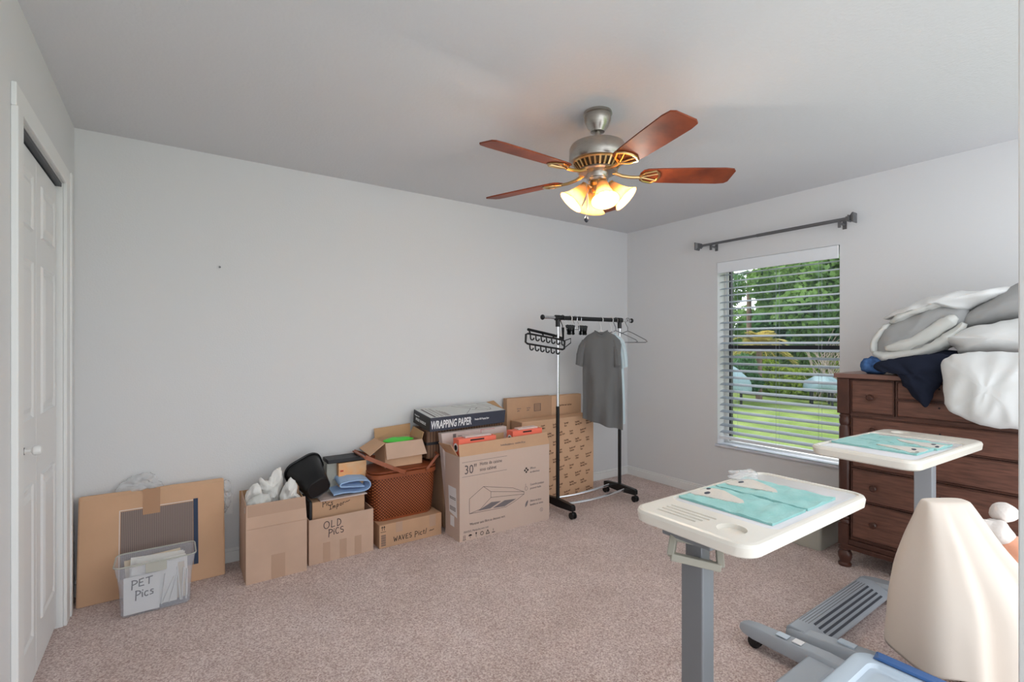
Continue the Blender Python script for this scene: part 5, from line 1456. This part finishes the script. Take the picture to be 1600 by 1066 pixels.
dco = tag(dc.build('draped_cloth', 'chairc', None, smooth='all'), 'cream cloth draped over a seat at the right foreground', 'cloth')
so_ = dco.modifiers.new('thickness', 'SOLIDIFY'); so_.thickness = 0.004
sbd = dco.modifiers.new('smooth', 'SUBSURF'); sbd.levels = 1; sbd.render_levels = 1

for nm, m_, c_, r_, sc_, lab in (('towel_roll', 'plush', (2.60, 0.47, 0.595), 0.055, (1.2, 1, 0.8), 'white plush bundle beyond the cream draped cloth'),
                                 ('towel_roll', 'plush', (2.665, 0.455, 0.655), 0.04, (1, 1, 1.0), 'small white plush puff above the peach bundle'),
                                 ('towel_roll', 'peach', (2.62, 0.42, 0.53), 0.06, (1.1, 1, 0.8), 'peach plush bundle at the right edge beyond the cream cloth')):
    mb = MB().sphere(c_, r_, 24, 16, sc_)
    mb.v = [tuple(Vector(p) + (Vector(p) - Vector(c_)) * 0.35 * noise.noise(Vector(p) * 22)) for p in mb.v]
    tag(mb.build(nm, m_, None, smooth='all'), lab, 'towel')
sk = thing('stool', (2.60, 0.42, 0), 'low seat holding plush bundles behind the cream cloth', 'stool')
MB().box(2.50, 2.76, 0.30, 0.56, 0.44, 0.475).build('seat', 'wood_d', sk, bevel=0.01)
for x in (2.52, 2.74):
    for y in (0.32, 0.54): MB().tube([(x, y, 0), (x, y, 0.44)], 0.014, 8).build('leg', 'wood_d', sk)

# pale bin with blue latches, bottom right
nb_ = thing('storage_bin', (1.66, 0.46, 0), 'clear lidded bin with blue latches at the bottom of the view', 'storage bin')
bx0, bx1, by0_, by1_ = 1.44, 1.882, 0.27, 0.668
MB().loft([rr3(bx0 + 0.04, bx1 - 0.04, by0_ + 0.04, by1_ - 0.04, 0.03, 0.002), rr3(bx0 + 0.012, bx1 - 0.012, by0_ + 0.012, by1_ - 0.012, 0.04, 0.275), rr3(bx0 + 0.016, bx1 - 0.016, by0_ + 0.016, by1_ - 0.016, 0.04, 0.275),
           rr3(bx0 + 0.044, bx1 - 0.044, by0_ + 0.044, by1_ - 0.044, 0.03, 0.006)]).build('bin_shell', 'bincl2', nb_, smooth=True)
MB().loft([rr3(bx0, bx1, by0_, by1_, 0.05, 0.276), rr3(bx0, bx1, by0_, by1_, 0.05, 0.296), rr3(bx0 + 0.008, bx1 - 0.008, by0_ + 0.008, by1_ - 0.008, 0.045, 0.302),
           rr3(bx0 + 0.05, bx1 - 0.05, by0_ + 0.05, by1_ - 0.05, 0.03, 0.302), rr3(bx0 + 0.058, bx1 - 0.058, by0_ + 0.058, by1_ - 0.058, 0.025, 0.292), rr3(bx0 + 0.075, bx1 - 0.075, by0_ + 0.075, by1_ - 0.075, 0.02, 0.292),
           rr3(bx0 + 0.085, bx1 - 0.085, by0_ + 0.085, by1_ - 0.085, 0.02, 0.299)]).build('lid', 'lidgrey', nb_, smooth=True)
lt = MB().loft([[(bx1 - 0.034, y, z) for y, z in ((0.40, 0.303), (0.62, 0.303))] + [(bx1 - 0.034, 0.60, 0.313), (bx1 - 0.034, 0.42, 0.313)],
                [(bx1 + 0.008, y, z) for y, z in ((0.40, 0.303), (0.62, 0.303))] + [(bx1 + 0.008, 0.62, 0.311), (bx1 + 0.008, 0.40, 0.311)]])
lt.box(bx1 + 0.001, bx1 + 0.010, 0.40, 0.62, 0.235, 0.311)
lt.build('latch', 'latch', nb_, bevel=0.004)
MB().box(bx1 - 0.004, bx1 + 0.012, 0.30, 0.385, 0.303, 0.314).build('latch', 'blackp', nb_, bevel=0.003)

# small milky bin between window and dresser
mbn = thing('storage_bin', (3.53, 1.51, 0), 'small milky plastic bin on the carpet between the window wall and dresser', 'storage bin')
MB().loft([rr3(3.365, 3.70, 1.405, 1.65, 0.02, 0.002), rr3(3.350, 3.715, 1.39, 1.665, 0.025, 0.195), rr3(3.354, 3.711, 1.394, 1.661, 0.022, 0.195), rr3(3.369, 3.696, 1.409, 1.646, 0.018, 0.006)]).build('bin_shell', 'bincl2', mbn, smooth=True)
MB().loft([rr3(3.342, 3.722, 1.382, 1.672, 0.025, 0.196), rr3(3.342, 3.722, 1.382, 1.672, 0.025, 0.212), rr3(3.352, 3.712, 1.392, 1.662, 0.02, 0.216)]).build('lid', 'sheet', mbn, smooth=True)
tag(inflate([(0, 0), (0.25, 0.0), (0.26, 0.12), (0.2, 0.16), (0.08, 0.15), (0.0, 0.1)], 0.15, (3.39, 1.53, 0.015), (1, 0, 0), (0, 0, 1), 6, 0.012, 14, 5.0, fold=0.006).build('folded_cloth', mat('muted_green_cloth', (112, 122, 106), 0.9, rgb2=(150, 150, 140), vscale=10), None, smooth=True),
    'muted green cloth folded inside the small milky bin', 'cloth')

# ------------------------------------------------------------------ garden outside the window
GZ = -0.25
struct(MB().box(XR + 0.2, 60, -30, 45, GZ - 0.1, GZ).build('lawn', 'lawn'), 'green lawn outside the window')
import numpy as np
rng = np.random.default_rng(5)

def leaves(name, blobs, count, size, m, parent, aspect=1.8):
    """a crown of single leaves scattered through overlapping ellipsoids"""
    vs = []; wts = np.array([b[3] * b[4] * b[5] for b in blobs]); wts = wts / wts.sum()
    idx = rng.choice(len(blobs), count, p=wts)
    bl_ = np.array(blobs)[idx]
    d = rng.normal(size=(count, 3)); d /= np.linalg.norm(d, axis=1)[:, None]
    r = rng.uniform(0.45, 1.0, (count, 1)) ** 0.5
    c = bl_[:, :3] + d * r * bl_[:, 3:6]
    c[:, 2] = np.maximum(c[:, 2], GZ + 0.05)
    a = rng.normal(size=(count, 3)); a /= np.linalg.norm(a, axis=1)[:, None]
    b = np.cross(a, rng.normal(size=(count, 3))); b /= np.linalg.norm(b, axis=1)[:, None]
    s = size * rng.uniform(0.6, 1.3, (count, 1))
    q = np.stack([c - a * s * aspect / 2, c + b * s / 2, c + a * s * aspect / 2, c - b * s / 2], 1).reshape(-1, 3)
    me = bpy.data.meshes.new(name)
    me.vertices.add(count * 4); me.vertices.foreach_set('co', q.astype('f').ravel())
    me.loops.add(count * 4); me.loops.foreach_set('vertex_index', np.arange(count * 4, dtype='i'))
    me.polygons.add(count); me.polygons.foreach_set('loop_start', np.arange(0, count * 4, 4, dtype='i'))
    me.update(); me.validate()
    me.materials.append(M[m])
    o = bpy.data.objects.new(name, me); COL.objects.link(o); adopt(o, parent)
    o['kind'] = 'stuff'
    return o

def tree(name, base, label, cat, blobs, count, size, m, trunk=None, group=None, aspect=1.8, branches=0):
    t = thing(name, base, label, cat, group)
    leaves('foliage', blobs, count, size, m, t, aspect)
    if trunk:
        r, h = trunk
        mb = MB().tube([(base[0], base[1], GZ), (base[0] + 0.08, base[1] + 0.05, GZ + h * 0.5), (base[0] - 0.05, base[1] + 0.1, GZ + h)], [r, r * 0.8, r * 0.5], 8)
        for i in range(branches):
            a = 2 * PI * i / max(1, branches)
            mb.tube([(base[0] + 0.05, base[1] + 0.05, GZ + h * 0.45), (base[0] + math.cos(a) * h * 0.3, base[1] + math.sin(a) * h * 0.3, GZ + h * 0.95)], [r * 0.4, r * 0.15], 6)
        mb.build('trunk', 'bark', t, smooth=True)
    return t

def ell(cx, cy, cz, r, n, spread, zs=0.8):
    out = []
    for i in range(n):
        d = rng.normal(size=3) * spread
        out.append((cx + d[0], cy + d[1], cz + d[2] * zs, r * rng.uniform(0.6, 1.1), r * rng.uniform(0.6, 1.1), r * rng.uniform(0.5, 0.9)))
    return out

tree('leafy_tree', (16.6, 6.6, GZ), 'tall broad green tree filling the upper right of the window', 'tree', ell(16.6, 6.2, 3.1, 1.1, 16, 0.95) + ell(16.8, 6.6, 1.6, 0.9, 8, 0.8), 24000, 0.13, 'leaf_a', (0.14, 2.6), branches=5)
tree('leafy_tree', (17.8, 7.7, GZ), 'darker green tree behind the yellow fronds', 'tree', ell(17.4, 7.8, 2.0, 0.9, 14, 0.85), 16000, 0.13, 'leaf_b', (0.12, 2.0), branches=4)
tree('leafy_tree', (18.5, 5.0, GZ), 'dark green tree at the right edge of the window view', 'tree', ell(18.3, 5.6, 2.8, 1.2, 10, 1.0), 12000, 0.14, 'leaf_b', (0.12, 2.0), branches=4)
tree('leafy_tree', (24.0, 12.5, GZ), 'added distant tree covering bright sky at the upper left of the window', 'tree', ell(24.0, 12.4, 2.8, 1.6, 12, 1.3), 12000, 0.2, 'leaf_a', (0.15, 2.5))  # made-up crown, placed to screen the overbright sky gap
tree('shrub', (12.9, 7.35, GZ), 'leafy green shrub at the foot of the palm', 'shrub', ell(12.9, 7.3, 0.55, 0.42, 8, 0.28), 7000, 0.09, 'leaf_b')
tree('shrub', (14.8, 6.3, GZ), 'low lime green hedge across the back of the lawn', 'shrub', [(14.9, 5.2 + 0.35 * i, 0.25 + 0.15 * math.sin(i), 0.45, 0.4, 0.5) for i in range(10)], 15000, 0.09, 'leaf_c')
tree('shrub', (15.6, 6.9, GZ), 'taller green shrubbery behind the lime hedge', 'shrub', [(15.7, 5.0 + 0.4 * i, 0.7 + 0.25 * math.sin(i * 1.7), 0.5, 0.5, 0.7) for i in range(11)], 14000, 0.11, 'leaf_a')
bt = thing('bare_branches', (14.6, 5.85, GZ), 'tangle of bare pale twigs above the hedge at the right', 'branches')
mb = MB(); random.seed(21)
for i in range(70):
    p = Vector((14.4 + random.uniform(-0.2, 0.2), 5.75 + random.uniform(-0.35, 0.35), GZ + random.uniform(0.0, 1.2)))
    q = p + Vector((random.uniform(-0.2, 0.2), random.uniform(-0.5, 0.5), random.uniform(0.4, 0.9)))
    mb.tube([p, (p + q) / 2 + Vector((0, random.uniform(-0.1, 0.1), 0)), q], [0.012, 0.009, 0.005], 4)
tw = mb.build('twigs', mat('pale_twig', (176, 160, 148), 0.9), bt); tw['kind'] = 'stuff'

def fronds(name, base, label, n, length, m, seed, hgt, up=0.6):
    t = thing(name, base, label, 'plant'); random.seed(seed)
    mb = MB().tube([(base[0], base[1], GZ), (base[0], base[1], GZ + hgt)], [0.09, 0.07], 8); mb.build('stem', 'bark', t)
    for i in range(n):
        a = random.uniform(0, 2 * PI); el = random.uniform(-0.1, 1.2) * up
        p0 = Vector((base[0], base[1], GZ + hgt)); d = Vector((math.cos(a) * math.cos(el), math.sin(a) * math.cos(el), math.sin(el)))
        fm = MB(); prev = None; L = length * random.uniform(0.7, 1.1)
        pts = [p0 + d * L * u + Vector((0, 0, -0.55 * L * u * u)) for u in [k / 10 for k in range(11)]]
        fm.tube(pts, 0.012, 4)
        sd = d.cross(Vector((0, 0, 1))).normalized()
        for k in range(1, 11):
            for s in (-1, 1):
                q = pts[k]; w = 0.30 * L * math.sin(PI * (k / 10) * 0.85 + 0.25)
                tip = q + sd * s * w + d * 0.12 * L + Vector((0, 0, -0.10 * L))
                b = d * 0.03 * L
                fm.add([q - b, q + b, tip], [(0, 1, 2)])
        fm.build('frond', m, t)
    return t
fronds('palm', (13.4, 7.15, GZ), 'palm clump with drooping yellow fronds at the left of the window view', 70, 0.95, 'frond', 4, 1.5, 1.15)
fronds('palm', (15.5, 8.6, GZ), 'taller palm with grey green fronds at the upper left of the window view', 16, 1.0, 'leaf_b', 9, 3.9)

def cover(name, c, label, w, d, h, peak):
    t = thing(name, (c[0], c[1], GZ), label, 'covered chair')
    yaw = math.atan2(-0.574, 0.819)
    def pt(u, v, z): return Vector((c[0] + u * 0.574 * 0 + (u * 0.5 + v * 0.86), c[1] + (-u * 0.86 + v * 0.5), GZ + z))
    rings = []; n = 28
    for z, s in ((0.38, 0.98), (0.45, 1.0), (0.55 + 0.1 * h, 1.02), (0.38 + h * 0.55, 0.92), (0.38 + h * 0.85, 0.55), (0.38 + h, 0.16)):
        r_ = []
        for k in range(n):
            a = 2 * PI * k / n
            f = 1 + 0.06 * math.sin(5 * a + z * 4)
            r_.append(pt(math.cos(a) * w / 2 * s * f + peak * (z - 0.38), math.sin(a) * d / 2 * s * f, z + 0.04 * math.sin(3 * a)))
        rings.append(r_)
    MB().loft(rings).build('tarp', 'tarp', t, smooth='all')
    for a in (0.8, 2.3, 3.9, 5.5):
        MB().tube([pt(math.cos(a) * w * 0.36, math.sin(a) * d * 0.36, 0), pt(math.cos(a) * w * 0.36, math.sin(a) * d * 0.36, 0.45)], 0.03, 8).build('leg', 'blackm', t)
cover('covered_chair', (11.75, 7.0), 'blue grey tarp covered garden chair at the left of the lawn', 0.95, 0.9, 0.62, -0.15)
cover('covered_chair', (13.75, 5.72), 'blue grey tarp covered garden chair beside the hedge at the right', 0.85, 0.9, 0.36, 0.2)

for o in list(bpy.data.objects):
    if o.type == 'MESH' and o.data.users == 1: o.data.name = o.name
